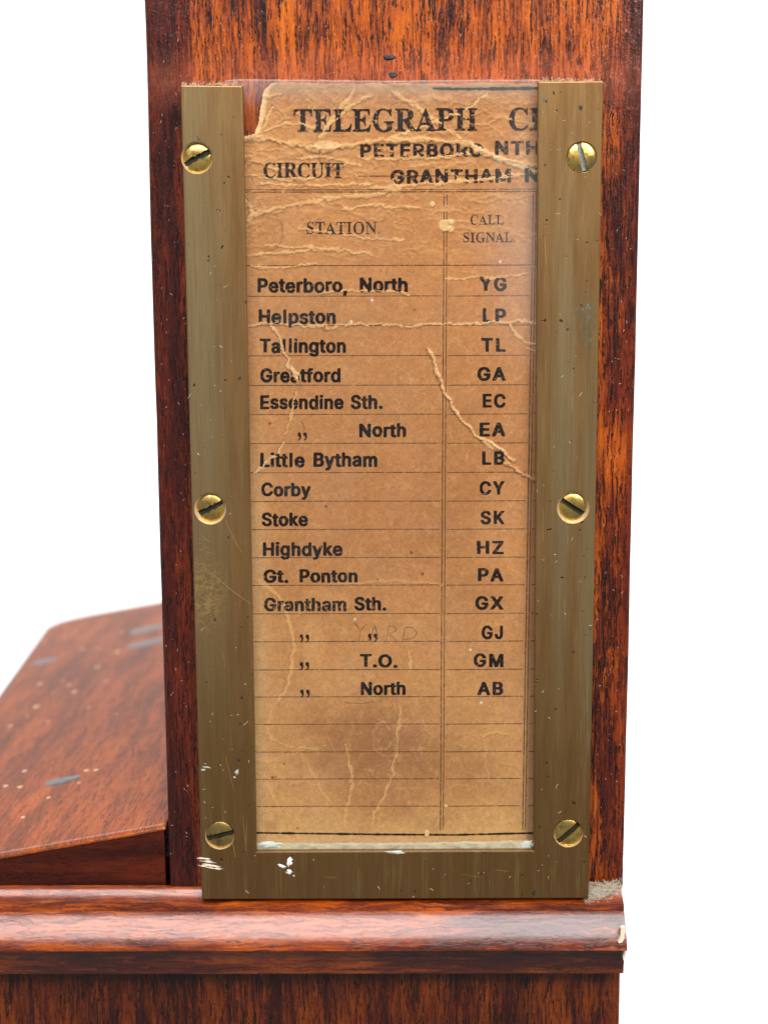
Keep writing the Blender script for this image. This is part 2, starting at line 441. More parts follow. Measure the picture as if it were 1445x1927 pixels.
# ------------------------------------------------------------------ nails / holes in the post above the glass
hole = link('black_nail', sp_me.copy(), None, case); hole.data.materials.clear(); hole.data.materials.append(BLACKFILL.m)
p = at(732, 108, 0); hole.location = Vector((p[0], -0.05, p[2])) * MM; hole.scale = (1.0, 0.42, 0.4); hole.rotation_euler = (math.pi / 2, 0, 0)
hole2 = hole.copy(); COL.objects.link(hole2); p = at(739, 141, 0); hole2.location = Vector((p[0], 0.0, p[2])) * MM; hole2.scale = (0.7, 0.5, 0.2)
tag(hole, 'shiny black nail head with a bright glint'); tag(hole2, 'lower black nail head half behind the glass edge')

# chipped moulding end
def patch_poly(name, pts, Y, mat, parent, th=0.12):
    P = [at(x, y, Y) for x, y in pts]
    return extrude(name, [(q[0], q[2]) for q in P], 'y', Y - th, Y + th, mat, parent)
patch_poly('bare_chip', [(1167, 1744), (1175, 1743), (1176, 1751), (1173, 1757), (1174, 1763), (1169, 1772), (1163, 1773), (1161, 1770), (1166, 1760)], -6.6, CREAM.m, case, 0.45)
patch_poly('bare_chip', [(1173, 1785), (1176, 1786), (1175, 1796), (1171, 1804), (1170, 1797)], -5.2, CREAM.m, case, 0.7)

# ------------------------------------------------------------------ brass label holder
holder = empty('label_holder', tuple(at(740, 1650, -1.5)), 'tarnished brass U-shaped frame screwed to the wooden post around the paper card', 'brass frame')
YF = -3.0
outer = [(340, 160), (380, 1693), (1107, 1691), (1135, 152), (1012, 153), (1004, 1601), (483, 1603), (457, 161)]
P = [at(x, y, YF) for x, y in outer]; P = [(q[0], q[2]) for q in P]
# front plate with a rabbet behind it
plate = extrude('frame_plate', [P[0], P[1], P[2], P[3], P[4], P[5], P[6], P[7]], 'y', YF, -1.95, BRASS.m, holder)
gi = 2.6
Pin = [P[0], P[1], P[2], P[3], (P[4][0] + gi, P[4][1]), (P[5][0] + gi, P[5][1] - gi), (P[6][0] - gi, P[6][1] - gi), (P[7][0] - gi, P[7][1])]
back = extrude('back_rails', Pin, 'y', -1.97, 0.0, BRASS.m, None)
boolean(plate, back, 'UNION')
bm = bmesh.new(); bm.from_mesh(plate.data)
ed = [e for e in bm.edges if len(e.link_faces) == 2 and e.calc_face_angle(0) > 0.6 and all(abs(v.co.y - YF * MM) < 1e-6 for v in e.verts)]
bmesh.ops.bevel(bm, geom=ed, offset=0.22 * MM, segments=2, profile=0.6, affect='EDGES'); bm.to_mesh(plate.data); bm.free()
SCR = [(371, 297, 30, 27.6, 26, 0.26, 'upper left screw with a ragged black slot'), (1094, 296, 29.5, 27.5, -76, -0.30, 'upper right screw standing proud, slot nearly upright'),
       (396, 957, 30.5, 26.6, 27, 0.36, 'middle left screw with bright rim'), (1078, 955, 31, 26.6, -33, 0.40, 'middle right screw with clean black slot and bright rim'),
       (414, 1572, 28, 27.0, 14, 0.10, 'lower left screw with shallow worn slot'), (1069, 1568, 28, 27.0, 42, 0.12, 'lower right screw with slot rising to the right')]
def lathe(name, prof, n=48):
    v = []; f = []
    for r, y in prof:
        for i in range(n):
            a = 2 * math.pi * i / n; v.append((r * math.cos(a), y, r * math.sin(a)))
    for k in range(len(prof) - 1):
        for i in range(n):
            a, b = k * n + i, k * n + (i + 1) % n
            f.append((a, b, b + n, a + n))
    f.append(tuple(range(n - 1, -1, -1))); f.append(tuple((len(prof) - 1) * n + i for i in range(n)))
    me = bpy.data.meshes.new(name); me.from_pydata([tuple(c * MM for c in q) for q in v], [], f)
    bm = bmesh.new(); bm.from_mesh(me); bmesh.ops.recalc_face_normals(bm, faces=bm.faces); bm.to_mesh(me); bm.free()
    return me
for px, py, rh, rs, ang, sink, lab in SCR:
    c = at(px, py, YF); s = np.linalg.norm(at(px + 1, py, YF) - c)
    R, r = rh * s, rs * s
    cut = link('cutter', lathe('cutter', [(R + 0.12, -0.6), (R, 0.0), (r - 0.25, 0.95)])); cut.location = Vector((c[0], YF, c[2])) * MM
    boolean(plate, cut)
    # countersink rim, the light its cone catches put into a paler brass colour
    n = 48; v = []; f = []
    for rr, yy in ((R - 0.02, 0.02), (r - 0.18, 0.85)):
        for i in range(n):
            a = 2 * math.pi * i / n; v.append((c[0] + rr * math.cos(a), YF + yy - 0.03, c[2] + rr * math.sin(a)))
    for i in range(n): f.append((i, (i + 1) % n, (i + 1) % n + n, i + n))
    mesh('screw_seat', v, f, RIM.m, holder, True)
    dome_h = 0.50
    pr = [(r - 0.5, 1.3), (r - 0.05, 0.12)] + [(r * math.cos(t), -dome_h * math.sin(t) ** 1.0) for t in np.linspace(0.05, 1.45, 10)] + [(r * 0.04, -dome_h - 0.004)]
    sme = lathe('screw', pr); sme.materials.append(SCREW.m)
    so = link('screw', sme, None, None)
    yy = YF + sink + 0.35
    so.location = Vector((c[0], yy, c[2])) * MM
    bm = bmesh.new(); bmesh.ops.create_cube(bm, size=1.0)
    w = 0.82
    jag = np.random.default_rng(int(px))
    bmesh.ops.subdivide_edges(bm, edges=[e for e in bm.edges if abs(e.verts[0].co.x - e.verts[1].co.x) > .5], cuts=14)
    for q in bm.verts:
        q.co.z += (0.10 if abs(q.co.x) < 0.49 else 0) * jag.normal() * (1.0 if px < 500 else 0.4)
        q.co = Vector((q.co.x * (2 * r + 1) * MM, (q.co.y * 1.25 - dome_h * 0.45) * MM, q.co.z * w * MM))
    me = bpy.data.meshes.new('slotcut'); bm.to_mesh(me); bm.free()
    cu = link('slotcut', me); cu.location = so.location; cu.rotation_euler = (0, -math.radians(ang), 0)
    boolean(so, cu)
    so.data.polygons.foreach_set('use_smooth', [True] * len(so.data.polygons)); so.data.set_sharp_from_angle(angle=math.radians(35))
    so.parent = holder; so.matrix_parent_inverse = Matrix.Translation(-wloc(holder))
    tag(so, lab)
    L = r * 0.93
    d = Vector((math.cos(math.radians(ang)), 0, math.sin(math.radians(ang)))); nrm = Vector((-d.z, 0, d.x))
    cc = Vector((c[0], yy + 0.12, c[2]))
    q = [cc - d * L - nrm * w * .48, cc + d * L - nrm * w * .48, cc + d * L + nrm * w * .48, cc - d * L + nrm * w * .48]
    mesh('slot_grime', [tuple(t) for t in q] + [tuple(t + Vector((0, .3, 0))) for t in q], [(0, 1, 2, 3), (7, 6, 5, 4), (0, 4, 5, 1), (1, 5, 6, 2), (2, 6, 7, 3), (3, 7, 4, 0)],
         SLOTDIRT.m if px != 1094 else simple('pale_slot_dust', srgb(150, 156, 142), 0.5, var=0.8, scale=2.5).m, so)

def rough_blob(name, px, py, rx, ry, Y, mat, parent, ang=0, n=18, j=0.25, th=0.08, seed=0):
    r = np.random.default_rng(int(px * 7 + py) + seed); pts = []
    for i in range(n):
        t = 2 * math.pi * i / n; k = 1 + j * r.normal(); a, b = rx * math.cos(t) * k, ry * math.sin(t) * k
        c_, s_ = math.cos(ang), math.sin(ang); pts.append((px + a * c_ - b * s_, py + a * s_ + b * c_))
    Pp = [at(x, y, Y) for x, y in pts]
    cz = at(px, py, Y)
    v = [(cz[0], Y - th, cz[2])] + [(cz[0] + (q[0] - cz[0]) * .7, Y - th * .8, cz[2] + (q[2] - cz[2]) * .7) for q in Pp] + [(q[0], Y + 0.02, q[2]) for q in Pp]
    f = [(0, 1 + i, 1 + (i + 1) % n) for i in range(n)] + [(1 + i, 1 + n + i, 1 + n + (i + 1) % n, 1 + (i + 1) % n) for i in range(n)]
    return mesh(name, v, f, mat, parent, True)
for a in [(545, 1622, 5, 8, .3), (530, 1630, 8, 3, .3), (544, 1641, 6, 4.5, 0), (546, 1641, 3, 3, 0), (553, 1648, 2, 1.2, 0)]:
    rough_blob('paint_spot', a[0], a[1], a[2], a[3], YF, WHITE.m, holder, a[4])
for a in [(388, 1616, 12, 1.6, .12), (392, 1622, 13, 2.2, .16), (397, 1629, 17, 2.2, .2), (384, 1630, 8, 2, .1), (402, 1634, 15, 1.4, .1)]:
    rough_blob('paint_scrape', a[0], a[1], a[2], a[3], YF, CREAM.m, holder, a[4], j=0.35)
PALEG = simple('pale_verdigris', srgb(176, 182, 166), 0.8, var=0.3, scale=3)
for a in [(446, 1453, 4, 5, .3), (442, 1463, 3, 2, 0), (389, 1444, 9, 1.8, .15), (383, 1449, 5, 2, 0), (356, 1445, 3, 1, 0)]:
    if a[0] > 375: rough_blob('pale_fleck', a[0], a[1], a[2], a[3], YF, PALEG.m, holder, a[4])
DOT = simple('dark_pit', srgb(36, 38, 34), 0.7, var=0.5)
for x, y, r in [(1079, 1226, 4), (1093, 569 + 5, 3), (1067, 620, 3.5), (1053, 374, 3), (1079, 693, 2.5), (451, 712, 4), (462, 568, 3), (450, 1430, 4.5), (452, 1361, 3), (1004, 1681, 5), (755, 1675, 3), (885, 1656, 3), (393, 490, 3), (372, 257, 1.2), (375, 262, 2.5), (1010, 1155, 2.5), (1025, 310, 2.5), (1092, 202, 5), (1098, 1045, 2), (1100, 1086, 2), (430, 1011, 3), (455, 1312, 4), (405, 1167, 4), (1027, 190, 3), (470, 1515, 2), (1099, 1621, 3), (462, 304, 2)]:
    rough_blob('corrosion_pit', x, y, r * 0.8, r * (2.2 if r == 1.2 else 1), YF, DOT.m, holder, 0, j=0.3, th=0.03)
VERD = simple('green_verdigris', srgb(92, 106, 90), 0.8, var=0.4, scale=3)
for x, y, r in [(1107, 576, 7), (1096, 584, 4), (1085, 583, 3), (1107, 600, 4), (1066, 622, 5), (1110, 640, 5), (1023, 186, 5), (393, 573, 4), (399, 645, 3), (1020, 385, 4)]:
    rough_blob('verdigris_spot', x, y, r * 0.6, r, YF, VERD.m, holder, 0, j=0.5, th=0.02)

def scratch(pts, w, mat, name='scratch'):
    A_ = [at(x, y, YF) for x, y in pts]; V_ = []; n_ = len(A_)
    for i, q_ in enumerate(A_):
        d = A_[min(i + 1, n_ - 1)] - A_[max(i - 1, 0)]; d = d / np.linalg.norm(d); nn = np.array([-d[2], 0, d[0]]) * w * .5 * (0.4 + 0.6 * math.sin(math.pi * (i + .3) / n_))
        V_ += [q_ + nn, q_ - nn]
    V_ = [(q_[0], YF - .012, q_[2]) for q_ in V_]
    return mesh(name, V_, [(2 * i, 2 * i + 2, 2 * i + 3, 2 * i + 1) for i in range(n_ - 1)], mat, holder)
SCRA = simple('bright_scratch_brass', srgb(186, 150, 96), 0.35, 0.6, var=0.3)
scratch([(392, 1074), (415, 1093), (440, 1114), (472, 1136)], 0.13, SCRA)
scratch([(425, 978), (434, 1000), (446, 1024), (455, 1040)], 0.10, SCRA)
r_ = np.random.default_rng(5)
for k_ in range(34):
    if k_ < 18: x, y, a, L = 364 + 22 * r_.random(), 985 + 95 * r_.random(), 2.2 * r_.random() - 0.3, 6 + 16 * r_.random()
    elif k_ < 24: x, y, a, L = 380 + 90 * r_.random(), 1200 + 400 * r_.random(), 1.5 + .1 * r_.normal(), 20 + 60 * r_.random()
    elif k_ < 28: x, y, a, L = 500 + 500 * r_.random(), 1620 + 50 * r_.random(), r_.normal() * .4, 10 + 40 * r_.random()
    else: x, y, a, L = 1020 + 80 * r_.random(), 400 + 1000 * r_.random(), 1.55 + .08 * r_.normal(), 20 + 70 * r_.random()
    if 1010 <= x + L * math.cos(a) <= 1110 or x + L * math.cos(a) < 466 or y > 1605:
        scratch([(x + L * t * math.cos(a) + 1.5 * t * t, y + L * t * math.sin(a)) for t in (0, .33, .66, 1)], 0.05 + 0.05 * r_.random(), SCRA)
# ------------------------------------------------------------------ paper card
card = empty('telegraph_card', tuple(at(735, 1590, -0.4)), 'aged brown printed telegraph circuit card, creased and torn, listing stations and call signals', 'paper card')
YP = -0.55
X0, Z0 = at(456, 1604, YP)[0], at(700, 1606, YP)[2]
X1, Z1 = at(1022, 700, YP)[0] + 1.0, at(700, 140, YP)[2]
ST = 0.115
gx = np.arange(X0, X1, ST); gz = np.arange(Z0, Z1, ST)
GX, GZ = np.meshgrid(gx, gz)
U, V = pix(np.stack([GX, np.full_like(GX, YP), GZ], -1))

def vnoise(x, y, seed):
    r = np.random.default_rng(seed); T = r.random((256, 256)); 
    xi = np.floor(x).astype(int); yi = np.floor(y).astype(int); fx = x - xi; fy = y - yi
    fx = fx * fx * (3 - 2 * fx); fy = fy * fy * (3 - 2 * fy)
    g = lambda a, b: T[b % 256, a % 256]
    return (g(xi, yi) * (1 - fx) + g(xi + 1, yi) * fx) * (1 - fy) + (g(xi, yi + 1) * (1 - fx) + g(xi + 1, yi + 1) * fx) * fy
def fbm(x, y, seed, oc=4, g=0.55):
    s = 0; a = 1; t = 0
    for k in range(oc): s = s + a * vnoise(x * 2 ** k + 17 * k, y * 2 ** k + 31 * k, seed + k); t += a; a *= g
    return s / t
def sstep(x, a, b):
    t = np.clip((x - a) / (b - a), 0, 1); return t * t * (3 - 2 * t)
lin = lambda r, g, b: np.array(srgb(r, g, b))
C = np.broadcast_to(lin(196, 141, 90), U.shape + (3,)).copy()
Hh = np.zeros_like(U)
def lay(mask, c, k=1.0):
    global C
    m_ = (np.clip(mask, 0, 1) * k)[..., None]; C = C * (1 - m_) + lin(*c) * m_
def blob(cx, cy, rx, ry, soft=1.0, j=0.3, seed=3):
    d = np.sqrt(((U - cx) / rx) ** 2 + ((V - cy) / ry) ** 2) + j * (fbm(U / 40, V / 40, seed) - 0.5) * 2
    return 1 - sstep(d, 1 - soft * .5, 1 + soft * .5)
# tone of the card: paler towards the lower left and bottom, brown water stains
lay(sstep(V, 900, 1560) * 0.75 + sstep(530 - U, -40, 60) * 0.25, (214, 172, 118), 0.75)
lay(sstep(500 - U, -20, 22) * sstep(V, 600, 1100), (222, 186, 136), 0.6)
lay(sstep(V, 1500, 1580), (216, 180, 126), 0.6)
lay(blob(690, 1400, 110, 70, 1.7, .6), (146, 102, 68), 0.6)
lay(blob(770, 1450, 130, 90, 1.6, .6, 5), (150, 104, 66), 0.5)
lay(blob(850, 900, 55, 230, 1.2, 0.5, 9) , (176, 126, 80), 0.38)
lay(blob(900, 1010, 50, 150, 0.8, 0.5, 11), (182, 130, 82), 0.35)
lay(blob(940, 1000, 45, 90, 0.8, 0.4, 12), (214, 160, 104), 0.4)
lay(blob(790, 1000, 60, 120, 1.2, 0.4, 14), (180, 130, 88), 0.3)
lay(blob(600, 640, 160, 260, 1.2, 0.4, 15), (204, 152, 104), 0.5)
lay(blob(700, 200, 250, 45, 1.0, 0.3, 16), (180, 130, 90), 0.35)
lay(blob(590, 1210, 20, 45, 0.3, 0.2, 17), (216, 170, 116), 0.5)
lay(blob(615, 1130, 45, 20, 0.4, 0.3, 18), (212, 166, 112), 0.45)
# stains: ring and drips
rd = np.sqrt(((U - 506) / 26) ** 2 + ((V - 436) / 36) ** 2) + 0.12 * (fbm(U / 30, V / 30, 21) - .5)
lay(np.exp(-((rd - 1) / 0.08) ** 2) * sstep(U, 485, 515), (140, 88, 54), 0.6); lay((1 - sstep(rd, .8, 1)), (188, 136, 88), 0.5)
rd = np.sqrt(((U - 850) / 22) ** 2 + ((V - 1365) / 26) ** 2) + 0.3 * (fbm(U / 20, V / 20, 22) - .5)
lay(np.exp(-((rd - 1) / 0.12) ** 2), (176, 128, 84), 0.35)
# mottling
n1 = fbm(U / 55, V / 55, 31); C *= (1 + 0.16 * (n1 - 0.5))[..., None]
n2 = fbm(U / 7, V / 7, 32, 3); C *= (1 + 0.30 * (n2 - 0.5))[..., None]
n3 = vnoise(U / 2.2, V / 2.2, 33); C *= (1 + 0.26 * (n3 - 0.5))[..., None]
# loose pale fibres everywhere
wx = U + 9 * (fbm(U / 9, V / 9, 41) - .5) * 2; wy = V + 9 * (fbm(U / 9, V / 9, 42) - .5) * 2
for s_, sc_, k in ((43, 7.0, 0.42), (44, 12.0, 0.42), (45, 4.5, 0.30)):
    rr = np.abs(vnoise(wx / sc_, wy / sc_, s_) - 0.5); msk = sstep(vnoise(U / 17, V / 17, s_ + 9), 0.5, 0.8)
    fb = (1 - sstep(rr, 0.0, 0.075)) * msk
    lay(fb, (226, 178, 124), k); Hh += fb * 0.018
# wrinkled upper third: pale ridges running mostly sideways, dark on their lower flank
top = sstep(520 - V, -40, 130); top2 = sstep(400 - V, -40, 120)
def ridges(sx, sy, seed, width, mask, k, hgt, colr=(228, 178, 122), wob=10, ww=26):
    wx = U + wob * (fbm(U / ww, V / ww, seed + 1) - .5) * 2; wy = V + wob * (fbm(U / ww, V / ww, seed + 2) - .5) * 2
    nn = vnoise(wx / sx, wy / sy, seed); a = np.abs(nn - 0.5)
    m_ = mask * sstep(vnoise(U / 60, V / 25, seed + 3), 0.32, 0.62)
    lay((1 - sstep(a, 0, width)) * m_, colr, k)
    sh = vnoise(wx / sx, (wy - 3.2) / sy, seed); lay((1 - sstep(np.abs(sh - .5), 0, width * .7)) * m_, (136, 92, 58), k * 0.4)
    return (1 - sstep(a, 0, width * 1.6)) * m_ * hgt
Hh += ridges(70, 17, 51, 0.055, top, 0.60, 0.06)
Hh += ridges(42, 13, 55, 0.06, top, 0.5, 0.05)
Hh += ridges(26, 19, 59, 0.07, top2, 0.5, 0.05, wob=14)
Hh += ridges(15, 15, 63, 0.08, top2, 0.45, 0.04, wob=10, ww=14)
Hh += ridges(9, 7, 83, 0.09, np.clip(top2 + .35 * top, 0, 1), 0.5, 0.03, wob=7, ww=9)
Hh += ridges(60, 7, 87, 0.07, top, 0.5, 0.04, wob=8, ww=14)
lay(sstep(fbm(U / 26, V / 16, 89), .5, .72) * top2, (224, 180, 124), .35)
Hh += ridges(110, 12, 67, 0.030, sstep(800 - V, 0, 300) * 0.8, 0.45, 0.03)
Hh += ridges(40, 50, 71, 0.022, sstep(V, 1250, 1400), 0.5, 0.02)
Hh += ridges(26, 30, 75, 0.03, sstep(V, 1050, 1300) * .7, 0.35, 0.02)

def crack(pts, w, c=(236, 196, 144), k=0.95, hgt=0.07, seed=0, jag=3.5, shadow=0.45, wv=0.5):
    """torn crease along a polyline: pale bared fibres, raised lip, dark lower edge"""
    global Hh
    pts = np.array(pts, float); x0, y0 = pts.min(0) - 25; x1, y1 = pts.max(0) + 25
    sel = (U > x0) & (U < x1) & (V > y0) & (V < y1)
    u, v = U[sel], V[sel]
    jg = jag * 1.9; u2 = u + jg * (fbm(u / 13, v / 13, 300 + seed, 4, .6) - .5) * 2; v2 = v + jg * (fbm(u / 13, v / 13, 400 + seed, 4, .7) - .5) * 2
    best = np.full(u.shape, 1e9); sgn = np.zeros(u.shape); par = np.zeros(u.shape); L = 0
    for (ax, ay), (bx, by) in zip(pts[:-1], pts[1:]):
        dx, dy = bx - ax, by - ay; ll = dx * dx + dy * dy
        t = np.clip(((u2 - ax) * dx + (v2 - ay) * dy) / ll, 0, 1)
        d = np.hypot(u2 - ax - t * dx, v2 - ay - t * dy); b = d < best
        best[b] = d[b]; sgn[b] = ((v2 - ay - t * dy) * (1 if dx >= 0 else -1) - (u2 - ax - t * dx) * (dy / max(abs(dx), 1) if abs(dy) > abs(dx) else 0))[b]; par[b] = (L + t * math.sqrt(ll))[b]
        L += math.sqrt(ll)
    ww = w * (1 - wv + 2 * wv * vnoise(par / 14, par * 0 + seed, 500 + seed)) * np.clip(np.minimum(par, L - par) / 12 + .35, 0, 1)
    m_ = (1 - sstep(best, ww * .32, ww * .32 + 1.9)) * (0.62 + 0.38 * sstep(fbm(u / 6, v / 6, 700 + seed, 3), .3, .55))
    full = np.zeros_like(U); full[sel] = m_
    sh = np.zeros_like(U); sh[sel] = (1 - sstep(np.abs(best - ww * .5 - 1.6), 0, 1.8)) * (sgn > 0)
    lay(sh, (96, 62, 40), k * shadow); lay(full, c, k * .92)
    hm = np.zeros_like(U); hgt = hgt * (1.0 if y1 < 1050 else .5); w0 = best; hm[sel] = np.exp(-(w0 / (ww * .4 + 1.0)) ** 2); hm[sel] *= 0.6 + 0.8 * (vnoise(u / 4, v / 4, 800 + seed) - .2); Hh += hm * hgt
CR = (236, 194, 138)
crack([(456, 262), (490, 258), (520, 264), (560, 273), (590, 281), (625, 282), (670, 270), (720, 263), (800, 262), (865, 268), (905, 282), (950, 300), (1012, 314)], 9, CR, hgt=0.14, seed=1, shadow=.8)
crack([(588, 277), (610, 272), (640, 274)], 12, (240, 206, 156), seed=2); crack([(880, 268), (900, 280), (920, 292)], 13, (240, 206, 156), seed=3)
crack([(600, 283), (603, 300), (615, 318), (632, 322), (648, 318)], 2.5, (120, 82, 56), hgt=-.05, seed=4, shadow=.2)
crack([(464, 372), (470, 392), (484, 401), (500, 398)], 2.5, (100, 66, 44), hgt=-.06, seed=5)
crack([(466, 408), (500, 396), (550, 386), (620, 372), (700, 368), (760, 350)], 8, CR, seed=6); crack([(464, 380), (476, 398), (470, 414)], 10, CR, seed=61)
crack([(670, 296), (760, 300), (830, 297), (900, 287)], 4, CR, seed=7); crack([(700, 352), (780, 348), (850, 342), (930, 336), (1010, 324)], 5, CR, seed=8)
crack([(930, 296), (960, 306), (1010, 322)], 8, (232, 206, 166), seed=81)
crack([(738, 170), (775, 195), (810, 222), (840, 245), (868, 262)], 7, CR, seed=9); crack([(918, 178), (870, 208), (820, 230), (760, 252), (730, 262)], 6, CR, seed=10)
crack([(668, 160), (655, 185), (635, 215), (618, 238), (600, 262)], 8, CR, seed=11); crack([(618, 238), (660, 200), (700, 178)], 4, CR, seed=12)
crack([(515, 200), (500, 230), (482, 252)], 5, CR, seed=13); crack([(512, 160), (505, 185), (530, 175)], 4, CR, seed=14)
crack([(500, 247), (540, 230), (600, 240)], 4, CR, seed=15); crack([(560, 300), (600, 295), (680, 312)], 3, CR, seed=16)
crack([(470, 300), (520, 320), (560, 312)], 3, CR, seed=17); crack([(466, 480), (520, 478), (580, 470), (640, 468)], 4, CR, seed=18)
crack([(470, 500), (530, 505), (600, 495)], 3, CR, seed=19); crack([(560, 430), (640, 440), (700, 450), (760, 452)], 3, CR, seed=20)
crack([(500, 462), (580, 465), (700, 478)], 2.5, CR, seed=22); crack([(640, 395), (700, 385), (790, 392)], 3, CR, seed=23)
crack([(490, 345), (580, 350), (700, 345)], 3, CR, seed=24); crack([(470, 330), (540, 338), (600, 334)], 3, CR, seed=25)
crack([(836, 524), (870, 526), (905, 522), (960, 520), (995, 514)], 2.5, CR, seed=26); crack([(600, 552), (660, 548), (740, 546), (770, 556)], 2.5, CR, seed=27)
crack([(466, 613), (500, 608), (545, 611), (620, 616), (680, 610), (760, 614), (850, 609), (920, 606), (1008, 606)], 3.2, (240, 200, 150), seed=30, jag=4)
crack([(508, 612), (520, 628), (529, 645), (538, 668), (545, 690), (556, 708), (560, 722)], 4.5, (242, 206, 158), seed=31, hgt=.16)
crack([(548, 690), (556, 702), (562, 712)], 10, (244, 212, 164), seed=32, hgt=.1)
crack([(556, 738), (553, 762), (546, 790), (538, 815)], 3, CR, seed=33); crack([(533, 832), (525, 850), (505, 868), (492, 880), (476, 889)], 4, (242, 206, 158), seed=34)
crack([(803, 657), (815, 672), (822, 700), (830, 722), (842, 745), (853, 768), (876, 798), (895, 820), (925, 834), (945, 850), (967, 868)], 5, (244, 204, 150), seed=35, hgt=.2, shadow=.8)
crack([(905, 826), (925, 838), (940, 846)], 8, (246, 208, 156), seed=36); crack([(950, 872), (972, 884), (985, 895), (1008, 903)], 5, (220, 176, 126), seed=37, hgt=.2, shadow=.9)
crack([(956, 608), (970, 630), (986, 643), (1008, 648)], 4, CR, seed=38); crack([(990, 656), (1008, 660)], 3, CR, seed=39)
crack([(478, 1086), (502, 1103), (525, 1122), (538, 1145), (546, 1175), (554, 1210), (550, 1240), (545, 1275), (536, 1300), (522, 1320)], 6.5, (230, 184, 124), seed=40, hgt=.05, shadow=.15, jag=2.5, wv=.3)
crack([(522, 1320), (508, 1345), (503, 1375), (515, 1395), (540, 1405), (600, 1410)], 3, (224, 180, 124), k=.7, seed=41, shadow=.1)
crack([(752, 1330), (750, 1380), (744, 1425), (735, 1470), (722, 1500), (704, 1530), (700, 1552)], 4, (226, 182, 126), k=.8, seed=42, shadow=.15)
crack([(652, 1400), (655, 1425), (660, 1450), (662, 1480), (655, 1510), (648, 1540), (650, 1560)], 4, (228, 184, 128), k=.8, seed=43, shadow=.15)
crack([(575, 1430), (592, 1468), (605, 1492), (622, 1508)], 3, (224, 182, 128), k=.6, seed=44, shadow=.1); crack([(500, 1470), (515, 1505), (530, 1530)], 2.5, (228, 190, 136), k=.5, seed=45, shadow=.1)
crack([(905, 1383), (935, 1380), (958, 1380)], 3, (226, 182, 126), k=.8, seed=46, shadow=.2); crack([(910, 1385), (912, 1420), (918, 1470)], 2.5, (222, 178, 124), k=.5, seed=47, shadow=.1)
crack([(620, 1100), (680, 1098), (740, 1092), (830, 1100)], 2.5, (222, 176, 122), k=.7, seed=48, shadow=.2); crack([(770, 1225), (776, 1245), (768, 1262)], 4, CR, k=.7, seed=49, shadow=.1)
for k_ in range(46):
    x, y = 480 + 500 * rng.random(), 560 + 960 * rng.random(); a = rng.random() * 6.3; l = 8 + 16 * rng.random()
    crack([(x, y), (x + l * math.cos(a), y + l * math.sin(a)), (x + l * math.cos(a) + 6 * rng.normal(), y + l * math.sin(a) + 6 * rng.normal())], 1.4, (226, 180, 126), k=.55, hgt=.02, seed=100 + k_, shadow=.1)
# pale crumbs stuck to the card
for cx, cy, rx, ry, s_ in ((838, 424, 11, 9, 1), (850, 418, 6, 5, 2), (813, 384, 5, 5, 3), (848, 432, 5, 5, 4), (803, 1569, 4, 7, 5), (839, 1517, 3, 3, 6)):
    mk = blob(cx, cy, rx, ry, .3, .7, 600 + s_) if cy < 1000 else blob(cx, cy, rx, ry, .4, .2, 600 + s_)
    lay(mk, (238, 208, 150), .85); Hh += mk * .12
for cx, cy in ((661, 605), (885, 1223), (905, 1322), (668, 1165), (700, 565), (941, 492)):
    lay(blob(cx, cy, 2.4, 2.4, .4, .1, 5), (246, 238, 220), .9)
for cx, cy, r_ in ((614, 953, 3), (774, 1040, 3), (711, 1091, 2), (535, 1437, 2), (513, 1463, 3), (519, 1462, 2), (560, 1558, 2), (780, 583, 2), (508, 797, 3), (795, 1080, 3)):
    lay(blob(cx, cy, r_, r_, .5, .2, 6), (110, 64, 34), .8)
lay(blob(512, 1555, 14, 10, 1.0, .4, 7), (176, 122, 66), .45)
# upper rim is frayed and grey, the right rail's cast shadow is painted down the margin
lay(sstep(176 - V + 6 * (fbm(U / 12, V / 12, 81) - .5), 0, 12), (206, 172, 128), .6)
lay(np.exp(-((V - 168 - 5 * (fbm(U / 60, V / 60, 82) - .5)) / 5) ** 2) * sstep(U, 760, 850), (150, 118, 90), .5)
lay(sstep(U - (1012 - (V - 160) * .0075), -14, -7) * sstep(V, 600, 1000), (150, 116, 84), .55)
# gentle cockling of the whole card
Hh += 0.10 * (fbm(U / 160, V / 160, 91, 3) - .5) + 0.03 * (fbm(U / 30, V / 30, 92, 3) - .5) * (1 + 2 * top) + 0.008 * (n2 - .5)
Hh = np.clip(Hh, -0.15, 0.33)
C = C ** np.array([1.03, 1.08, 1.12]) * (np.array([0.79, 0.745, 0.70]) + sstep(V, 1250, 1560)[..., None] * np.array([0.06, 0.06, 0.03]))
C *= (1 - 0.10 * np.clip(blob(620, 780, 190, 330, 1.3, .3, 77), 0, 1))[..., None]

rim_ = np.interp(V, [150, 158, 170, 200, 225, 245, 252, 256], [515, 508, 496, 491, 487, 481, 478, 459])
lay((1 - sstep(U - rim_, 4, 13 + 6 * (fbm(V / 12, U / 12, 99) - .5))) * (V < 262), (236, 194, 140), .8)
# outline of the card
def inside():
    edge = 156 + 3.5 * (fbm(U / 18, V * 0, 95) - .5) + 5 * (fbm(U / 90, V * 0 + 3, 96) - .5)
    ok = V > edge
    left = np.where(V < 262, np.interp(V, [150, 158, 170, 200, 225, 245, 252, 256], [515, 508, 496, 491, 487, 481, 478, 459]), 0)
    left = left + 3 * (fbm(V / 9, U * 0, 97) - .5) * (V < 256)
    ok &= U > left
    ok &= V < 1596 + 2.0 * (fbm(U / 25, V * 0, 98) - .5)
    return ok
ins = inside()
Vt = np.stack([GX, YP - Hh, GZ], -1).reshape(-1, 3)
idx = np.arange(GX.size).reshape(GX.shape)
q = ins[:-1, :-1] & ins[:-1, 1:] & ins[1:, 1:] & ins[1:, :-1]
F = np.stack([idx[:-1, :-1][q], idx[:-1, 1:][q], idx[1:, 1:][q], idx[1:, :-1][q]], -1)
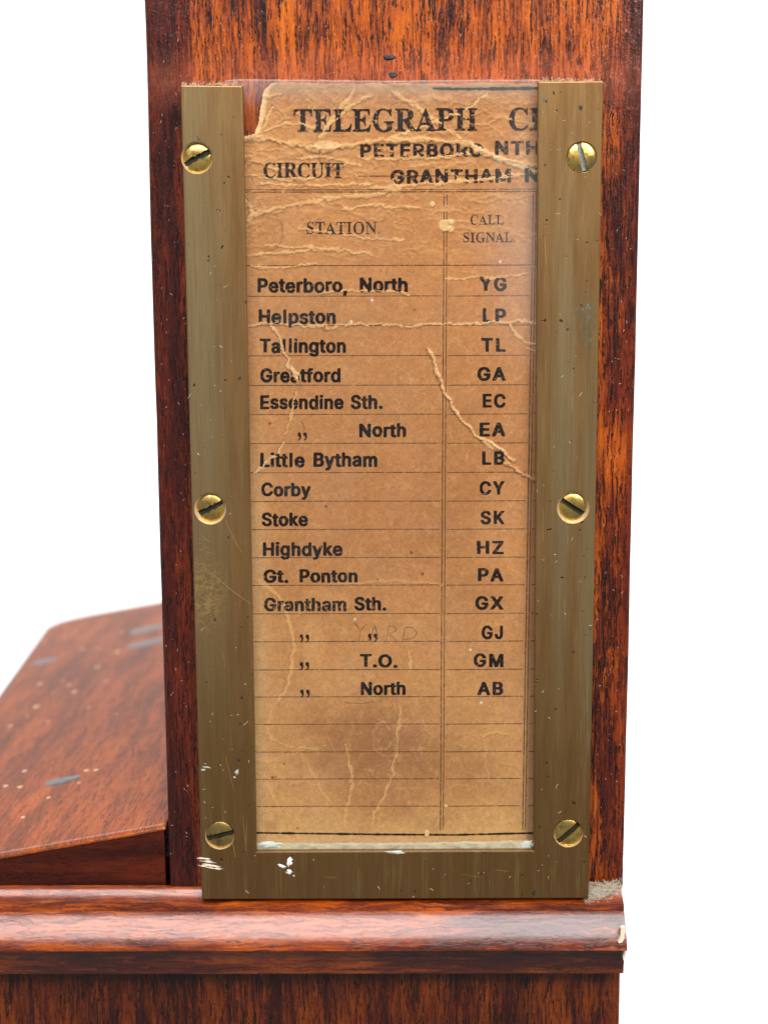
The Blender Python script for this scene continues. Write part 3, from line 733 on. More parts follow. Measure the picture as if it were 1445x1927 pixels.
used = np.zeros(GX.size, bool); used[F.ravel()] = True
remap = np.cumsum(used) - 1
pm = Mat('aged_paper')
at_n = pm.nt.nodes.new('ShaderNodeAttribute'); at_n.attribute_name = 'paper_tint'
g_ = pm.noise(4.5, 3, 0.6)
pm.set(Base_Color=pm.mix(g_.ramp(0.3, 0.7) * 0.10, at_n.outputs['Color'], srgb(120, 80, 46)), Roughness=0.8, Specular_IOR_Level=0.25)
pm.bump(g_ * 0.6 + pm.noise(11, 2, 0.5) * 0.4, 0.05, 0.9)
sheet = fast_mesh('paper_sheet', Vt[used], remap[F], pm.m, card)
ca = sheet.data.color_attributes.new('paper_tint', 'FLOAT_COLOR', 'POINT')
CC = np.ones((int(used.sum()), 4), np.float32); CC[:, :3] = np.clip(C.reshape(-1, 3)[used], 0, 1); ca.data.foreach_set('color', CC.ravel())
# the card has thickness: a plain backing sheet just under it
Hs = Hh
def paper_h(x, z):
    i = np.clip((np.asarray(x) - X0) / ST, 0, len(gx) - 1.001); j = np.clip((np.asarray(z) - Z0) / ST, 0, len(gz) - 1.001)
    a, b = i.astype(int), j.astype(int)
    return Hs[b, a]
Hs = Hh.copy()
for ax in (0, 1):
    acc = np.zeros_like(Hs)
    for k_ in range(-14, 15): acc += np.roll(Hs, k_, ax)
    Hs = acc / 29

# print
def ink_mat(name, c, worn, alpha=1.0):
    m = Mat(name)
    n = m.noise(1.9, 4, 0.75, dist=0.6).ramp(0.60 - worn, 0.66 - worn, 1.0, 0.0)
    n2 = m.noise(6.0, 2, 0.6).ramp(0.64, 0.74, 1.0, 0.6)
    fac = n * n2 * alpha + 0.0
    fac = fac.max(alpha * 0.25)
    tr = m.nt.nodes.new('ShaderNodeBsdfTransparent'); mx = m.nt.nodes.new('ShaderNodeMixShader')
    m.nt.links.new(fac.s, mx.inputs[0]); m.nt.links.new(tr.outputs[0], mx.inputs[1]); m.nt.links.new(m.b.outputs[0], mx.inputs[2])
    m.nt.links.new(mx.outputs[0], m.out.inputs[0])
    m.set(Base_Color=c, Roughness=0.7, Specular_IOR_Level=0.08)
    return m.m
INK = ink_mat('black_type_ink', srgb(22, 17, 16), 0.02)
INKW = ink_mat('worn_type_ink', srgb(34, 27, 26), 0.06)
RULE = ink_mat('fine_rule_ink', srgb(88, 60, 40), 0.04, 0.8)
PENCIL = ink_mat('faint_pencil', srgb(120, 78, 54), 0.06, 0.5)
INKF = ink_mat('faded_type_ink', srgb(48, 38, 32), 0.02, 1.0)
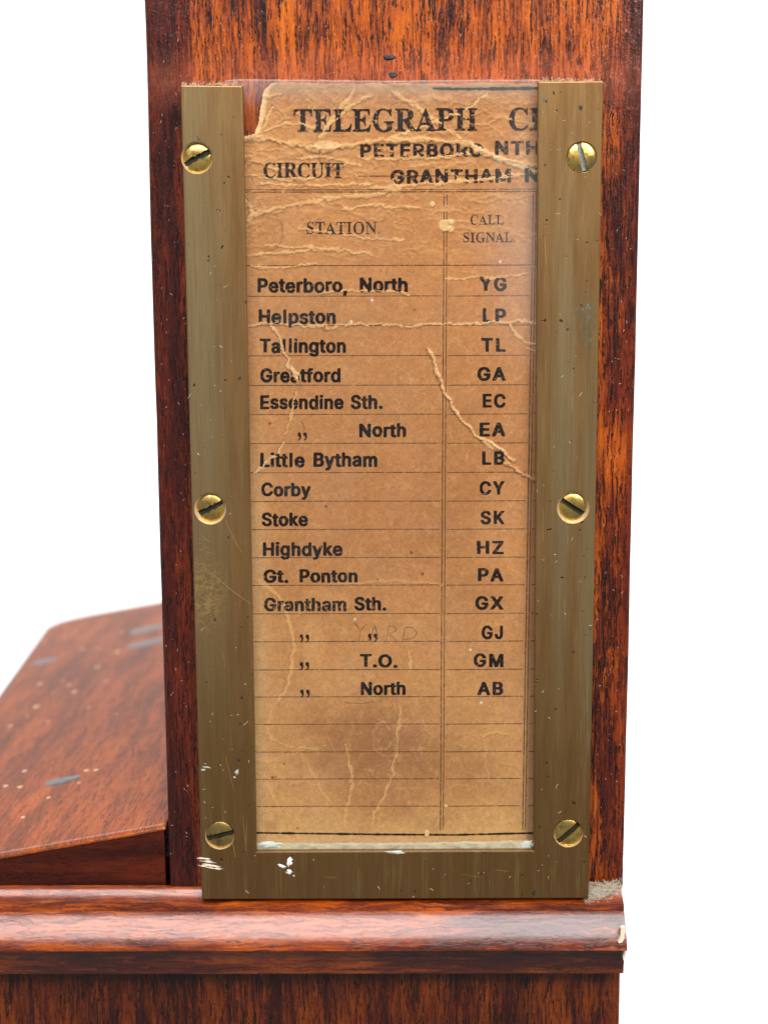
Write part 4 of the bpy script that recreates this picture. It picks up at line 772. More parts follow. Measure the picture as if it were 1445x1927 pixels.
GLYPHS = '''{"B,":[38,[[[9,19],[30,19],[33,17],[35,14],[25,-22],[22,-26],[19,-28],[4,-28],[2,-27],[0,-23],[4,11],[6,16]]]],"B.":[38,[[[13,22],[24,22],[29,20],[33,16],[35,11],[35,4],[28,-3],[22,-5],[12,-5],[7,-2],[3,3],[2,7],[2,13],[8,20]]]],"BA":[96,[[[36,107],[57,107],[60,106],[62,103],[99,4],[99,0],[96,-3],[78,-4],[73,-3],[69,3],[62,22],[60,24],[58,25],[37,25],[33,24],[25,2],[20,-3],[1,-4],[-2,-3],[-4,0],[-5,3],[30,98],[32,103]],[[47,62],[41,47],[43,45],[51,45],[53,47],[53,49],[49,60]]]],"BB":[91,[[[8,107],[51,107],[62,106],[72,102],[79,96],[83,90],[86,83],[87,72],[84,63],[78,54],[85,47],[89,39],[90,33],[90,22],[87,12],[74,1],[67,-2],[58,-4],[10,-4],[5,-1],[4,3],[4,100],[5,103]],[[33,86],[32,81],[32,66],[33,62],[42,62],[49,63],[57,68],[58,71],[58,77],[55,83],[48,86]],[[33,42],[32,38],[32,20],[33,17],[48,16],[57,18],[60,21],[62,26],[63,30],[58,38],[52,41],[44,43]]]],"BC":[102,[[[43,108],[61,108],[78,103],[86,98],[93,91],[99,82],[101,73],[100,69],[97,66],[78,66],[74,69],[71,77],[67,82],[59,86],[52,87],[44,85],[39,81],[35,78],[32,71],[28,59],[28,44],[30,38],[34,27],[42,19],[52,16],[62,19],[69,23],[74,34],[78,37],[97,37],[101,33],[100,24],[94,13],[82,2],[73,-2],[64,-5],[41,-5],[32,-2],[24,2],[8,18],[4,26],[1,38],[0,58],[2,71],[7,82],[12,90],[21,99],[32,105]]]],"BD":[100,[[[8,107],[48,107],[61,106],[74,101],[81,96],[89,88],[95,78],[98,69],[99,60],[99,42],[98,34],[93,22],[88,14],[79,5],[69,0],[53,-4],[10,-4],[5,-1],[4,3],[4,100],[5,103]],[[33,86],[32,82],[32,19],[33,17],[36,16],[50,18],[60,22],[67,30],[69,37],[72,49],[70,63],[65,77],[58,82],[47,86]]]],"BE":[84,[[[8,107],[74,107],[78,107],[80,104],[82,101],[81,91],[78,87],[34,86],[32,84],[32,80],[32,64],[33,62],[73,61],[78,58],[78,53],[78,46],[73,42],[33,41],[32,38],[32,18],[36,16],[79,15],[81,13],[83,10],[83,1],[80,-3],[76,-4],[11,-4],[8,-3],[5,-1],[4,3],[4,100],[5,103]]]],"BG":[104,[[[43,108],[61,108],[72,106],[81,101],[94,90],[99,82],[101,73],[100,69],[97,66],[78,66],[74,69],[66,82],[61,85],[52,87],[40,82],[32,72],[28,59],[28,44],[30,36],[33,29],[38,23],[43,19],[50,17],[57,17],[67,21],[70,25],[73,33],[71,36],[54,36],[51,38],[49,41],[48,49],[49,52],[51,55],[56,56],[97,56],[100,55],[102,52],[103,33],[101,24],[97,17],[84,3],[74,-2],[66,-5],[41,-5],[32,-2],[23,2],[8,19],[3,28],[1,38],[0,58],[2,71],[7,82],[12,90],[21,99],[30,105]]]],"BH":[103,[[[8,107],[26,107],[30,104],[32,100],[32,66],[33,63],[36,63],[69,63],[71,67],[71,100],[72,104],[75,107],[80,107],[93,107],[97,104],[98,100],[98,3],[98,0],[96,-3],[92,-4],[77,-4],[72,-1],[71,3],[70,40],[69,42],[66,43],[33,42],[32,39],[32,3],[30,-1],[28,-3],[22,-4],[9,-4],[5,-1],[4,3],[4,100],[5,103]]]],"BJ":[79,[[[50,107],[70,107],[73,106],[75,102],[75,31],[73,19],[71,12],[66,6],[54,-2],[46,-5],[24,-5],[19,-3],[12,1],[3,11],[-1,23],[-1,34],[1,38],[3,39],[22,39],[27,36],[28,23],[31,18],[38,16],[43,20],[46,29],[46,101],[47,104]]]],"BK":[93,[[[8,107],[26,107],[30,104],[32,100],[32,73],[33,71],[68,107],[91,107],[96,104],[97,102],[96,100],[59,61],[58,58],[95,4],[96,1],[93,-3],[87,-4],[72,-4],[69,-3],[63,3],[41,35],[38,37],[34,35],[32,31],[32,2],[30,-2],[26,-4],[11,-4],[8,-3],[5,-1],[4,3],[4,100],[5,103]]]],"BL":[79,[[[8,107],[27,107],[29,106],[31,102],[32,18],[36,16],[76,15],[78,13],[79,10],[79,1],[77,-3],[72,-4],[11,-4],[8,-3],[5,-1],[4,3],[4,100],[5,103]]]],"BM":[126,[[[8,107],[31,107],[37,104],[59,49],[62,43],[64,45],[88,104],[93,107],[114,107],[118,106],[120,103],[121,99],[121,3],[119,-2],[114,-4],[100,-4],[97,-3],[94,-1],[93,3],[93,33],[91,37],[76,0],[72,-3],[54,-4],[50,-2],[33,37],[32,33],[32,3],[30,-1],[28,-3],[24,-4],[10,-4],[6,-2],[4,3],[4,100],[5,103]]]],"BN":[105,[[[8,107],[28,107],[33,106],[70,49],[72,52],[72,103],[76,107],[79,107],[93,107],[98,104],[99,100],[99,3],[99,0],[97,-3],[93,-4],[76,-4],[71,-2],[33,54],[32,50],[31,0],[28,-3],[24,-4],[10,-4],[5,-1],[4,3],[4,100],[5,103]]]],"BO":[107,[[[43,108],[59,108],[68,107],[84,99],[94,90],[99,82],[105,66],[106,52],[105,38],[101,26],[98,19],[82,2],[73,-2],[64,-5],[41,-5],[32,-2],[24,2],[8,18],[4,26],[1,38],[-1,50],[1,66],[3,74],[9,86],[16,94],[24,101],[33,106]],[[51,87],[42,83],[37,80],[34,76],[29,60],[28,44],[31,33],[36,25],[43,19],[54,16],[64,20],[72,28],[77,42],[77,59],[73,72],[69,79],[61,85]]]],"BP":[89,[[[8,107],[50,107],[66,105],[72,101],[80,95],[86,87],[88,79],[89,69],[87,57],[83,49],[73,40],[67,36],[60,34],[34,33],[32,31],[31,1],[30,-2],[27,-4],[9,-4],[6,-2],[4,1],[4,100],[5,103]],[[33,86],[32,82],[32,55],[34,54],[47,54],[56,58],[59,62],[61,69],[60,74],[57,82],[48,86]]]],"BR":[90,[[[8,107],[50,107],[61,106],[72,102],[83,91],[87,83],[89,74],[88,61],[84,51],[74,41],[73,39],[92,3],[92,0],[90,-3],[83,-4],[68,-4],[64,-3],[44,33],[42,35],[39,36],[33,36],[32,33],[32,2],[30,-2],[26,-4],[11,-4],[8,-3],[5,-1],[4,3],[4,100],[5,103]],[[33,86],[32,82],[32,58],[34,56],[47,56],[57,60],[59,63],[61,70],[60,76],[57,82],[49,86]]]],"BS":[89,[[[35,108],[52,108],[67,105],[79,96],[84,89],[87,82],[87,76],[84,73],[81,72],[63,72],[60,76],[56,83],[47,87],[42,87],[36,85],[31,79],[31,72],[34,68],[66,58],[73,54],[84,44],[88,38],[88,21],[85,12],[73,1],[60,-5],[39,-6],[20,-2],[6,9],[3,14],[0,22],[0,27],[1,30],[3,32],[7,33],[24,32],[28,29],[30,22],[32,20],[43,15],[53,18],[59,23],[60,30],[57,36],[18,50],[7,59],[3,67],[2,78],[3,84],[7,92],[18,102],[27,106]]]],"BT":[90,[[[2,107],[83,107],[87,107],[90,103],[90,91],[87,87],[62,86],[59,84],[58,2],[57,-1],[54,-3],[37,-4],[33,-3],[31,0],[30,83],[28,86],[4,86],[1,87],[-1,91],[-2,101],[0,104]]]],"BX":[95,[[[1,107],[21,107],[26,106],[47,77],[49,79],[66,102],[70,107],[90,107],[94,105],[96,102],[95,99],[64,53],[97,3],[98,0],[96,-2],[91,-4],[71,-3],[68,0],[49,27],[47,28],[42,24],[26,0],[22,-3],[2,-4],[-2,-2],[-4,1],[-3,4],[30,52],[28,57],[-2,100],[-2,103]]]],"BY":[94,[[[-1,107],[18,107],[22,106],[27,101],[43,74],[47,71],[50,74],[66,101],[71,106],[74,107],[92,107],[96,106],[98,103],[97,99],[61,41],[60,2],[59,-1],[57,-3],[39,-4],[36,-3],[33,0],[32,41],[-4,99],[-4,103]]]],"BZ":[88,[[[3,107],[79,107],[82,107],[85,104],[86,94],[85,89],[37,18],[40,16],[83,15],[86,13],[87,10],[87,1],[84,-3],[80,-4],[7,-4],[3,-3],[1,-1],[-1,7],[1,12],[50,84],[47,86],[3,87],[0,91],[-1,99],[0,103]]]],"Ba":[78,[[[26,81],[47,82],[54,80],[62,76],[72,66],[75,52],[75,4],[74,0],[71,-3],[49,-3],[33,-6],[20,-5],[10,0],[0,11],[-3,21],[-1,29],[1,35],[7,41],[12,44],[23,48],[43,51],[46,52],[44,59],[39,62],[31,59],[22,50],[16,51],[7,53],[1,57],[0,59],[1,62],[9,73],[17,78]],[[42,30],[34,29],[28,26],[26,21],[28,17],[31,15],[37,15],[43,19],[47,28],[46,30]]]],"Bb":[85,[[[6,107],[26,107],[29,102],[30,83],[31,81],[53,82],[60,80],[68,76],[80,62],[85,47],[85,30],[83,22],[80,13],[75,7],[64,-2],[57,-5],[37,-5],[28,-3],[8,-4],[4,-3],[2,0],[2,100],[2,103]],[[42,61],[37,59],[34,56],[31,48],[29,39],[31,29],[35,20],[38,17],[43,15],[50,18],[53,22],[57,33],[57,41],[56,49],[52,57],[47,61]]]],"Bd":[85,[[[58,107],[77,107],[79,106],[81,102],[81,1],[79,-3],[76,-4],[56,-3],[49,-5],[27,-5],[16,1],[6,10],[3,16],[-2,33],[0,52],[3,60],[7,67],[14,75],[20,79],[30,82],[51,81],[53,82],[54,102]],[[39,61],[34,59],[30,54],[28,48],[26,38],[28,29],[31,21],[36,17],[40,15],[47,17],[50,22],[54,33],[54,42],[52,50],[49,57],[43,61]]]],"Be":[81,[[[28,81],[50,82],[60,79],[64,76],[73,68],[78,59],[82,43],[81,34],[79,31],[74,29],[31,29],[28,28],[31,20],[40,15],[48,17],[55,24],[59,26],[66,26],[74,24],[78,22],[79,16],[75,8],[69,2],[58,-4],[53,-5],[31,-5],[24,-3],[18,0],[11,6],[2,19],[-2,36],[-1,44],[1,57],[6,66],[16,76]],[[39,61],[32,58],[29,52],[30,50],[48,49],[51,51],[51,54],[47,59],[42,61]]]],"Bf":[51,[[[25,110],[48,110],[55,107],[56,103],[52,92],[48,90],[38,90],[36,86],[38,81],[48,80],[51,78],[53,76],[53,68],[51,64],[49,62],[39,62],[36,59],[35,0],[31,-4],[14,-4],[10,-2],[8,2],[8,59],[7,61],[-2,62],[-6,64],[-7,67],[-7,74],[-6,78],[-3,80],[6,81],[8,82],[9,93],[11,99],[18,106]]]],"Bg":[85,[[[27,81],[48,82],[56,80],[76,80],[79,79],[81,76],[81,-9],[77,-19],[69,-27],[61,-31],[53,-33],[31,-34],[20,-31],[9,-24],[2,-14],[4,-10],[14,-4],[24,-4],[32,-11],[40,-14],[44,-13],[50,-11],[53,-6],[52,-2],[29,-3],[23,-2],[18,1],[11,7],[4,14],[0,26],[-2,33],[-2,44],[3,61],[7,68],[14,75],[21,79]],[[39,61],[34,59],[30,54],[28,48],[26,39],[28,30],[31,22],[34,19],[41,17],[48,20],[51,26],[54,33],[54,43],[49,57],[43,61]]]],"Bh":[82,[[[6,107],[23,107],[28,105],[29,101],[29,84],[31,81],[52,82],[60,80],[66,77],[73,69],[77,62],[78,54],[78,2],[76,-3],[72,-4],[57,-4],[53,-3],[51,0],[50,52],[47,59],[41,61],[34,58],[31,51],[29,42],[29,0],[26,-3],[22,-4],[8,-4],[3,-1],[2,3],[2,100],[2,103]]]],"Bi":[33,[[[9,109],[23,109],[30,103],[33,99],[32,94],[26,86],[22,85],[10,85],[6,87],[2,91],[0,97],[1,101],[4,106]],[[6,80],[24,80],[28,78],[29,76],[29,2],[28,-1],[24,-4],[7,-4],[4,-2],[2,1],[2,74],[3,78]]]],"Bk":[76,[[[6,107],[23,107],[27,106],[29,103],[30,63],[31,61],[51,80],[72,80],[77,78],[77,73],[58,54],[50,43],[80,3],[81,0],[79,-3],[74,-4],[54,-3],[48,3],[31,23],[30,20],[29,1],[27,-3],[23,-4],[8,-4],[3,-1],[2,3],[2,100],[2,103]]]],"Bl":[50,[[[12,152],[33,152],[35,150],[35,2],[33,0],[12,0],[10,2],[10,150]]]],"Bm":[122,[[[38,82],[46,83],[53,81],[63,76],[76,81],[90,83],[101,80],[107,77],[112,72],[116,66],[118,58],[118,3],[116,-2],[112,-4],[97,-4],[93,-3],[91,0],[90,54],[88,59],[83,61],[77,59],[74,50],[74,2],[71,-3],[68,-4],[52,-4],[49,-3],[47,0],[46,56],[43,60],[39,61],[36,60],[32,57],[30,47],[29,0],[27,-3],[23,-4],[8,-4],[3,-2],[2,3],[2,77],[7,80],[28,80]]]],"Bn":[82,[[[34,81],[52,82],[60,80],[68,74],[76,64],[78,56],[78,3],[78,0],[74,-3],[57,-4],[53,-3],[51,0],[50,52],[47,59],[41,61],[34,58],[31,51],[29,42],[29,2],[28,-1],[23,-4],[9,-4],[6,-3],[2,0],[2,77],[4,79],[8,80],[28,79]]]],"Bo":[83,[[[28,81],[50,82],[60,79],[67,75],[74,67],[81,57],[84,38],[83,27],[80,19],[75,10],[67,2],[57,-4],[52,-5],[30,-5],[22,-2],[10,7],[1,22],[-1,32],[-2,42],[2,58],[6,66],[15,74],[21,79]],[[39,61],[33,58],[30,54],[26,38],[28,29],[31,21],[36,17],[41,15],[48,17],[52,22],[55,31],[55,43],[53,50],[49,58],[43,61]]]],"Bp":[85,[[[34,81],[53,82],[59,81],[68,76],[77,67],[81,60],[85,48],[85,30],[83,22],[80,13],[75,7],[63,-2],[56,-5],[32,-4],[30,-5],[29,-27],[27,-31],[23,-33],[7,-33],[3,-30],[2,-26],[2,76],[4,79],[7,80],[22,81],[28,79]],[[42,61],[37,59],[34,56],[31,48],[29,39],[31,29],[35,20],[38,17],[43,15],[50,18],[53,22],[57,33],[57,41],[56,49],[52,57],[47,61]]]],"Br":[52,[[[32,81],[49,82],[53,80],[56,77],[56,66],[54,63],[51,61],[40,60],[36,59],[31,54],[30,46],[29,3],[28,-1],[23,-4],[7,-4],[3,-1],[2,2],[2,76],[4,79],[7,80],[28,80]]]],"Bs":[73,[[[25,81],[47,82],[54,80],[59,77],[67,69],[71,62],[71,59],[69,55],[58,52],[49,52],[42,60],[39,61],[33,61],[30,58],[30,54],[32,51],[50,47],[61,42],[70,34],[72,30],[74,20],[70,10],[63,2],[50,-5],[24,-5],[16,-2],[5,6],[-1,17],[-1,20],[2,23],[13,26],[22,26],[29,17],[33,15],[40,15],[44,19],[45,22],[42,26],[22,31],[12,35],[5,42],[2,48],[1,57],[2,63],[5,69],[16,78]]]],"Bt":[45,[[[9,99],[29,99],[33,94],[33,82],[36,81],[44,80],[48,77],[48,68],[47,64],[43,62],[34,61],[33,58],[33,19],[34,17],[43,15],[48,11],[49,1],[48,-2],[44,-4],[29,-5],[20,-3],[13,1],[8,6],[6,10],[5,16],[5,59],[3,61],[-3,62],[-6,64],[-7,73],[-7,77],[-4,79],[4,82],[5,94]]]],"By":[78,[[[-1,80],[18,80],[22,78],[26,73],[38,42],[41,44],[52,74],[56,79],[59,80],[76,80],[79,79],[81,77],[78,66],[47,-14],[39,-26],[28,-32],[8,-33],[4,-30],[2,-27],[2,-22],[5,-16],[9,-13],[16,-13],[19,-11],[23,0],[-4,74],[-4,78]]]],"RA":[130,[[[62,141],[66,141],[69,137],[120,17],[124,11],[132,6],[132,1],[130,-1],[69,-1],[66,2],[68,7],[80,10],[83,14],[76,35],[73,37],[70,37],[34,37],[30,36],[24,21],[23,14],[27,10],[37,7],[38,2],[36,-1],[1,-2],[-1,-1],[-3,1],[-3,7],[7,12],[12,21],[58,134]],[[51,89],[37,52],[40,51],[67,51],[68,52],[68,54],[58,79],[53,89]]]],"RC":[139,[[[69,141],[79,142],[88,140],[113,133],[120,134],[126,141],[129,141],[130,137],[131,96],[129,91],[127,91],[124,92],[116,108],[107,118],[99,125],[88,129],[78,130],[63,126],[56,120],[48,107],[44,84],[44,54],[49,32],[57,19],[63,14],[69,12],[84,10],[93,11],[108,17],[127,33],[130,32],[133,28],[132,24],[129,20],[113,5],[99,-1],[82,-5],[71,-5],[56,-2],[42,3],[32,10],[24,18],[16,29],[10,43],[6,61],[6,77],[10,93],[21,114],[28,123],[40,132],[53,138]]]],"RE":[132,[[[5,138],[113,138],[118,137],[119,132],[119,100],[119,97],[117,94],[114,95],[113,97],[110,107],[106,114],[101,119],[94,122],[79,126],[60,126],[56,123],[55,119],[55,81],[57,77],[64,77],[75,81],[81,90],[85,104],[88,106],[91,102],[92,40],[90,35],[86,35],[81,51],[78,57],[69,62],[57,64],[55,60],[55,20],[56,16],[57,13],[66,11],[82,12],[94,15],[102,19],[110,25],[121,43],[126,45],[128,41],[127,34],[121,6],[119,-1],[114,-2],[9,-2],[4,0],[3,3],[4,7],[17,11],[20,16],[21,21],[20,118],[17,126],[4,130],[3,134]]]],"RG":[151,[[[69,141],[78,142],[89,140],[114,133],[119,134],[125,141],[129,141],[131,136],[130,93],[128,90],[124,91],[119,102],[110,114],[104,121],[94,127],[88,129],[79,130],[67,128],[60,124],[53,116],[49,107],[44,78],[45,48],[51,28],[56,19],[62,13],[68,10],[82,6],[91,8],[97,11],[99,14],[100,20],[100,42],[99,47],[96,50],[82,54],[81,57],[82,61],[87,62],[147,61],[149,59],[148,54],[137,50],[134,47],[134,11],[131,7],[127,4],[98,-3],[84,-5],[74,-5],[58,-2],[43,3],[29,13],[20,23],[13,36],[7,54],[6,70],[9,89],[16,106],[27,122],[39,131],[57,139]]]],"RH":[156,[[[5,138],[67,138],[71,137],[73,133],[71,130],[59,126],[55,121],[55,80],[57,78],[61,77],[97,77],[100,79],[100,112],[99,122],[96,127],[84,129],[83,134],[84,138],[146,138],[150,137],[151,133],[150,130],[139,126],[135,121],[134,111],[134,58],[134,24],[135,16],[139,11],[150,7],[152,3],[150,-1],[146,-2],[89,-2],[84,0],[83,3],[84,7],[96,11],[99,16],[100,21],[100,61],[99,63],[94,64],[59,64],[55,62],[55,17],[59,11],[71,7],[73,3],[71,-1],[66,-2],[9,-2],[4,-1],[3,3],[4,7],[17,11],[19,16],[21,22],[20,118],[18,124],[4,130],[3,134]]]],"RI":[78,[[[5,138],[69,138],[71,138],[73,136],[73,132],[71,129],[63,128],[58,126],[55,118],[55,19],[59,12],[73,7],[74,2],[71,-1],[8,-2],[5,-1],[3,1],[3,4],[4,7],[17,12],[20,16],[21,20],[20,121],[17,126],[4,129],[3,134]]]],"RL":[127,[[[5,138],[69,138],[74,137],[75,133],[73,129],[60,127],[57,124],[55,120],[55,17],[59,12],[68,11],[82,12],[98,17],[110,28],[120,46],[122,48],[124,48],[127,46],[127,41],[121,7],[119,-1],[114,-2],[9,-2],[4,0],[3,3],[4,7],[13,9],[18,12],[21,22],[20,117],[19,123],[17,126],[4,130],[3,134]]]],"RP":[124,[[[5,138],[76,138],[92,136],[100,134],[109,128],[114,122],[119,114],[123,101],[121,91],[119,82],[111,72],[99,64],[89,61],[78,59],[58,59],[55,58],[55,17],[59,11],[72,7],[73,2],[70,-1],[8,-2],[5,-1],[3,1],[3,4],[4,7],[14,10],[18,12],[21,21],[20,118],[19,123],[17,126],[4,130],[3,134]],[[59,126],[56,124],[55,121],[55,74],[58,72],[68,72],[77,75],[82,81],[85,90],[85,108],[82,117],[77,123],[71,126]]]],"RR":[141,[[[5,138],[73,138],[86,137],[104,132],[116,123],[120,118],[124,109],[125,100],[123,91],[117,79],[110,72],[98,66],[97,63],[130,16],[136,10],[143,7],[144,3],[142,-1],[137,-2],[103,-2],[100,-1],[62,58],[58,61],[56,60],[55,58],[55,17],[59,11],[71,7],[73,3],[72,0],[67,-2],[9,-2],[4,-1],[3,3],[4,7],[17,12],[19,16],[21,22],[20,118],[17,126],[4,130],[3,134]],[[59,126],[56,123],[55,120],[55,76],[58,73],[69,73],[78,76],[85,83],[88,92],[88,108],[86,117],[79,123],[67,127]]]],"RT":[126,[[[4,138],[117,138],[122,137],[123,132],[123,99],[122,95],[120,93],[116,94],[111,111],[103,120],[96,125],[87,127],[81,127],[80,124],[80,17],[81,13],[84,10],[97,7],[98,3],[97,-1],[92,-2],[32,-2],[27,0],[26,3],[27,7],[41,12],[45,21],[45,124],[43,127],[38,127],[29,125],[21,120],[13,111],[8,94],[4,93],[2,96],[2,100],[2,133]]]],"RU":[147,[[[5,138],[66,138],[71,137],[72,133],[70,129],[59,126],[55,122],[54,111],[54,46],[55,31],[59,20],[67,13],[79,9],[89,10],[102,15],[110,24],[115,40],[115,119],[113,123],[110,126],[98,129],[96,132],[97,136],[99,138],[101,138],[137,138],[141,137],[142,133],[141,130],[131,126],[128,122],[127,118],[126,44],[125,34],[119,17],[113,9],[109,4],[102,0],[91,-4],[84,-5],[62,-5],[53,-3],[41,1],[31,10],[24,21],[21,37],[20,113],[19,121],[14,126],[4,130],[3,134]]]],"L.":[44,[[[20,21],[24,20],[28,13],[27,4],[21,0],[16,3],[14,10],[14,14],[16,19]]]],"LA":[130,[[[61,139],[66,140],[68,137],[67,136],[62,136]],[[62,131],[64,132],[66,130],[115,14],[120,9],[131,6],[133,3],[131,0],[68,0],[66,3],[68,6],[84,8],[87,10],[88,13],[86,22],[81,36],[79,38],[76,39],[67,38],[31,39],[22,19],[16,16],[21,9],[37,6],[38,4],[38,1],[36,0],[31,-1],[17,1],[1,-1],[-3,1],[-4,4],[-2,6],[10,9],[16,17],[14,20],[14,23],[21,40],[26,42],[28,47],[28,49],[25,51],[25,53],[40,90],[43,96],[49,99]],[[53,95],[52,93],[36,50],[73,49],[74,52],[58,92],[56,94]]]],"LC":[139,[[[69,140],[79,140],[89,139],[98,137],[112,131],[121,132],[123,138],[126,140],[129,140],[130,137],[130,132],[126,130],[125,128],[125,107],[130,102],[130,94],[129,92],[125,92],[123,94],[121,101],[123,106],[112,119],[108,123],[103,124],[88,130],[79,132],[58,128],[51,122],[46,114],[43,107],[38,84],[39,53],[43,32],[48,23],[53,16],[60,11],[68,9],[84,7],[100,11],[108,15],[119,23],[127,32],[129,31],[132,28],[132,26],[130,22],[116,9],[96,0],[82,-3],[73,-3],[57,1],[46,6],[36,12],[28,20],[20,33],[15,43],[12,61],[12,77],[15,92],[24,111],[32,121],[43,129],[58,137]]]],"LG":[151,[[[69,140],[79,140],[90,139],[110,131],[114,131],[121,131],[122,132],[122,136],[123,139],[126,140],[129,140],[130,138],[130,133],[125,130],[125,107],[130,102],[130,94],[128,91],[123,93],[121,101],[122,107],[114,117],[107,124],[89,130],[80,132],[59,128],[54,124],[48,117],[43,107],[40,90],[38,77],[38,59],[41,41],[45,27],[52,17],[61,9],[81,5],[99,7],[103,11],[106,21],[106,41],[105,47],[100,52],[94,52],[82,55],[81,58],[83,60],[128,59],[144,61],[148,60],[149,58],[147,54],[138,52],[132,52],[129,49],[128,43],[128,10],[122,7],[94,-3],[84,-4],[72,-3],[60,0],[40,10],[31,17],[24,26],[17,41],[13,54],[12,69],[13,82],[17,96],[23,109],[32,120],[43,129],[58,137]]]],"LI":[78,[[[5,137],[50,136],[69,137],[73,136],[73,132],[71,130],[53,128],[51,123],[49,117],[50,19],[51,13],[56,9],[62,9],[72,6],[74,3],[72,0],[22,1],[8,-1],[3,2],[3,4],[5,7],[19,9],[22,11],[25,14],[26,20],[26,121],[24,126],[22,128],[4,130],[3,133]]]],"LL":[127,[[[5,137],[50,136],[70,137],[74,136],[75,132],[72,130],[53,128],[50,120],[50,16],[53,11],[57,10],[91,11],[101,14],[107,18],[116,27],[115,32],[119,43],[121,47],[124,47],[127,43],[126,36],[123,28],[119,26],[116,11],[116,4],[119,1],[79,-1],[22,1],[10,-1],[6,0],[4,1],[3,4],[5,7],[22,10],[25,13],[26,22],[26,117],[25,123],[22,127],[6,130],[3,133]]]],"LN":[147,[[[6,137],[39,136],[45,134],[53,122],[107,56],[113,52],[116,53],[115,112],[116,118],[120,122],[116,128],[99,130],[97,134],[99,136],[102,137],[120,136],[139,137],[143,136],[143,132],[141,130],[126,128],[121,122],[125,118],[126,113],[126,54],[124,51],[121,50],[121,46],[120,6],[125,2],[126,-1],[124,-3],[121,-4],[119,-2],[117,0],[117,6],[47,91],[36,103],[32,102],[32,22],[31,20],[28,19],[23,20],[22,24],[22,100],[22,103],[26,106],[26,116],[23,121],[16,128],[7,130],[5,131],[4,134]],[[26,14],[32,9],[48,7],[50,4],[50,1],[46,-1],[6,0],[4,3],[6,6],[21,8]]]],"LO":[156,[[[69,140],[84,140],[93,138],[110,130],[121,122],[130,111],[137,100],[141,88],[144,69],[143,56],[140,47],[137,38],[129,24],[117,12],[109,6],[91,-2],[82,-4],[71,-4],[61,-1],[47,7],[33,17],[24,26],[19,36],[14,49],[12,66],[13,81],[16,93],[20,102],[30,117],[33,121],[55,136]],[[74,131],[56,127],[51,122],[46,116],[43,108],[40,92],[38,81],[38,57],[43,31],[51,17],[60,8],[78,5],[98,9],[103,13],[107,19],[112,31],[115,41],[117,73],[116,88],[112,104],[103,122],[96,128],[80,131]]]],"LS":[116,[[[47,140],[58,141],[68,139],[87,133],[92,134],[96,140],[99,140],[101,138],[101,133],[97,132],[96,129],[96,110],[100,109],[102,104],[101,97],[99,94],[96,95],[94,97],[92,106],[94,111],[88,119],[81,126],[67,130],[60,132],[52,131],[36,126],[31,119],[31,113],[33,104],[40,97],[80,77],[87,73],[94,66],[98,59],[101,50],[101,31],[94,15],[79,1],[69,-3],[53,-4],[45,-2],[31,4],[23,4],[20,2],[18,-3],[14,-4],[12,-2],[11,1],[13,4],[16,6],[17,8],[17,30],[13,33],[11,41],[12,46],[14,48],[18,48],[20,43],[22,34],[19,31],[23,23],[27,17],[36,10],[53,6],[70,8],[81,12],[86,21],[87,27],[86,32],[81,41],[73,47],[36,67],[26,77],[21,87],[18,101],[20,110],[24,121],[34,134]]]],"LT":[126,[[[4,137],[44,137],[70,136],[91,137],[100,136],[120,137],[122,136],[122,133],[118,131],[117,129],[117,114],[121,113],[123,109],[123,97],[120,94],[117,95],[115,97],[113,110],[115,116],[107,123],[100,127],[78,129],[75,129],[74,127],[74,17],[79,9],[97,6],[98,3],[97,0],[47,1],[31,-1],[27,1],[26,4],[28,7],[46,10],[48,13],[50,21],[50,127],[49,129],[47,129],[24,127],[18,123],[10,114],[12,109],[9,97],[8,95],[4,94],[2,98],[2,110],[3,113],[7,114],[7,116],[7,131],[2,133]]]],"BI":[56,[[[14,146],[38,146],[40,144],[40,2],[38,0],[14,0],[12,2],[12,144]]]]}'''
GLY = json.loads(GLYPHS)
_c = [(18 + 13 * math.cos(t), 10 + 13 * math.sin(t)) for t in np.linspace(-0.5, math.pi * 1.25, 14)]
GLY['Bq'] = [42, [[list(p) for p in _c] + [[10, -3], [17, -6], [20, -14], [15, -22], [9, -26], [11, -31], [20, -28], [29, -19], [32, -8], [31.5, 2]]]]
GLY['Bl'] = [46, [[[12, 108], [33, 108], [35, 106], [35, -1], [33, -3], [12, -3], [10, -1], [10, 106]]]]
CAPH = {'B': (105.0, 0.0), 'R': (135.0, 0.0), 'L': (135.0, 0.0)}
def area2(l): return sum(a[0] * b[1] - b[0] * a[1] for a, b in zip(l, l[1:] + l[:1]))
def pt_in(p, poly):
    c = False; j = len(poly) - 1
    for i in range(len(poly)):
        if (poly[i][1] > p[1]) != (poly[j][1] > p[1]) and p[0] < (poly[j][0] - poly[i][0]) * (p[1] - poly[i][1]) / (poly[j][1] - poly[i][1]) + poly[i][0]: c = not c
        j = i
    return c
def to_paper(pts, lift=0.034):
    pts = np.array(pts, float); W_ = at(pts[:, 0], pts[:, 1], YP)
    return np.stack([W_[:, 0], YP - paper_h(W_[:, 0], W_[:, 2]) - lift, W_[:, 2]], -1)
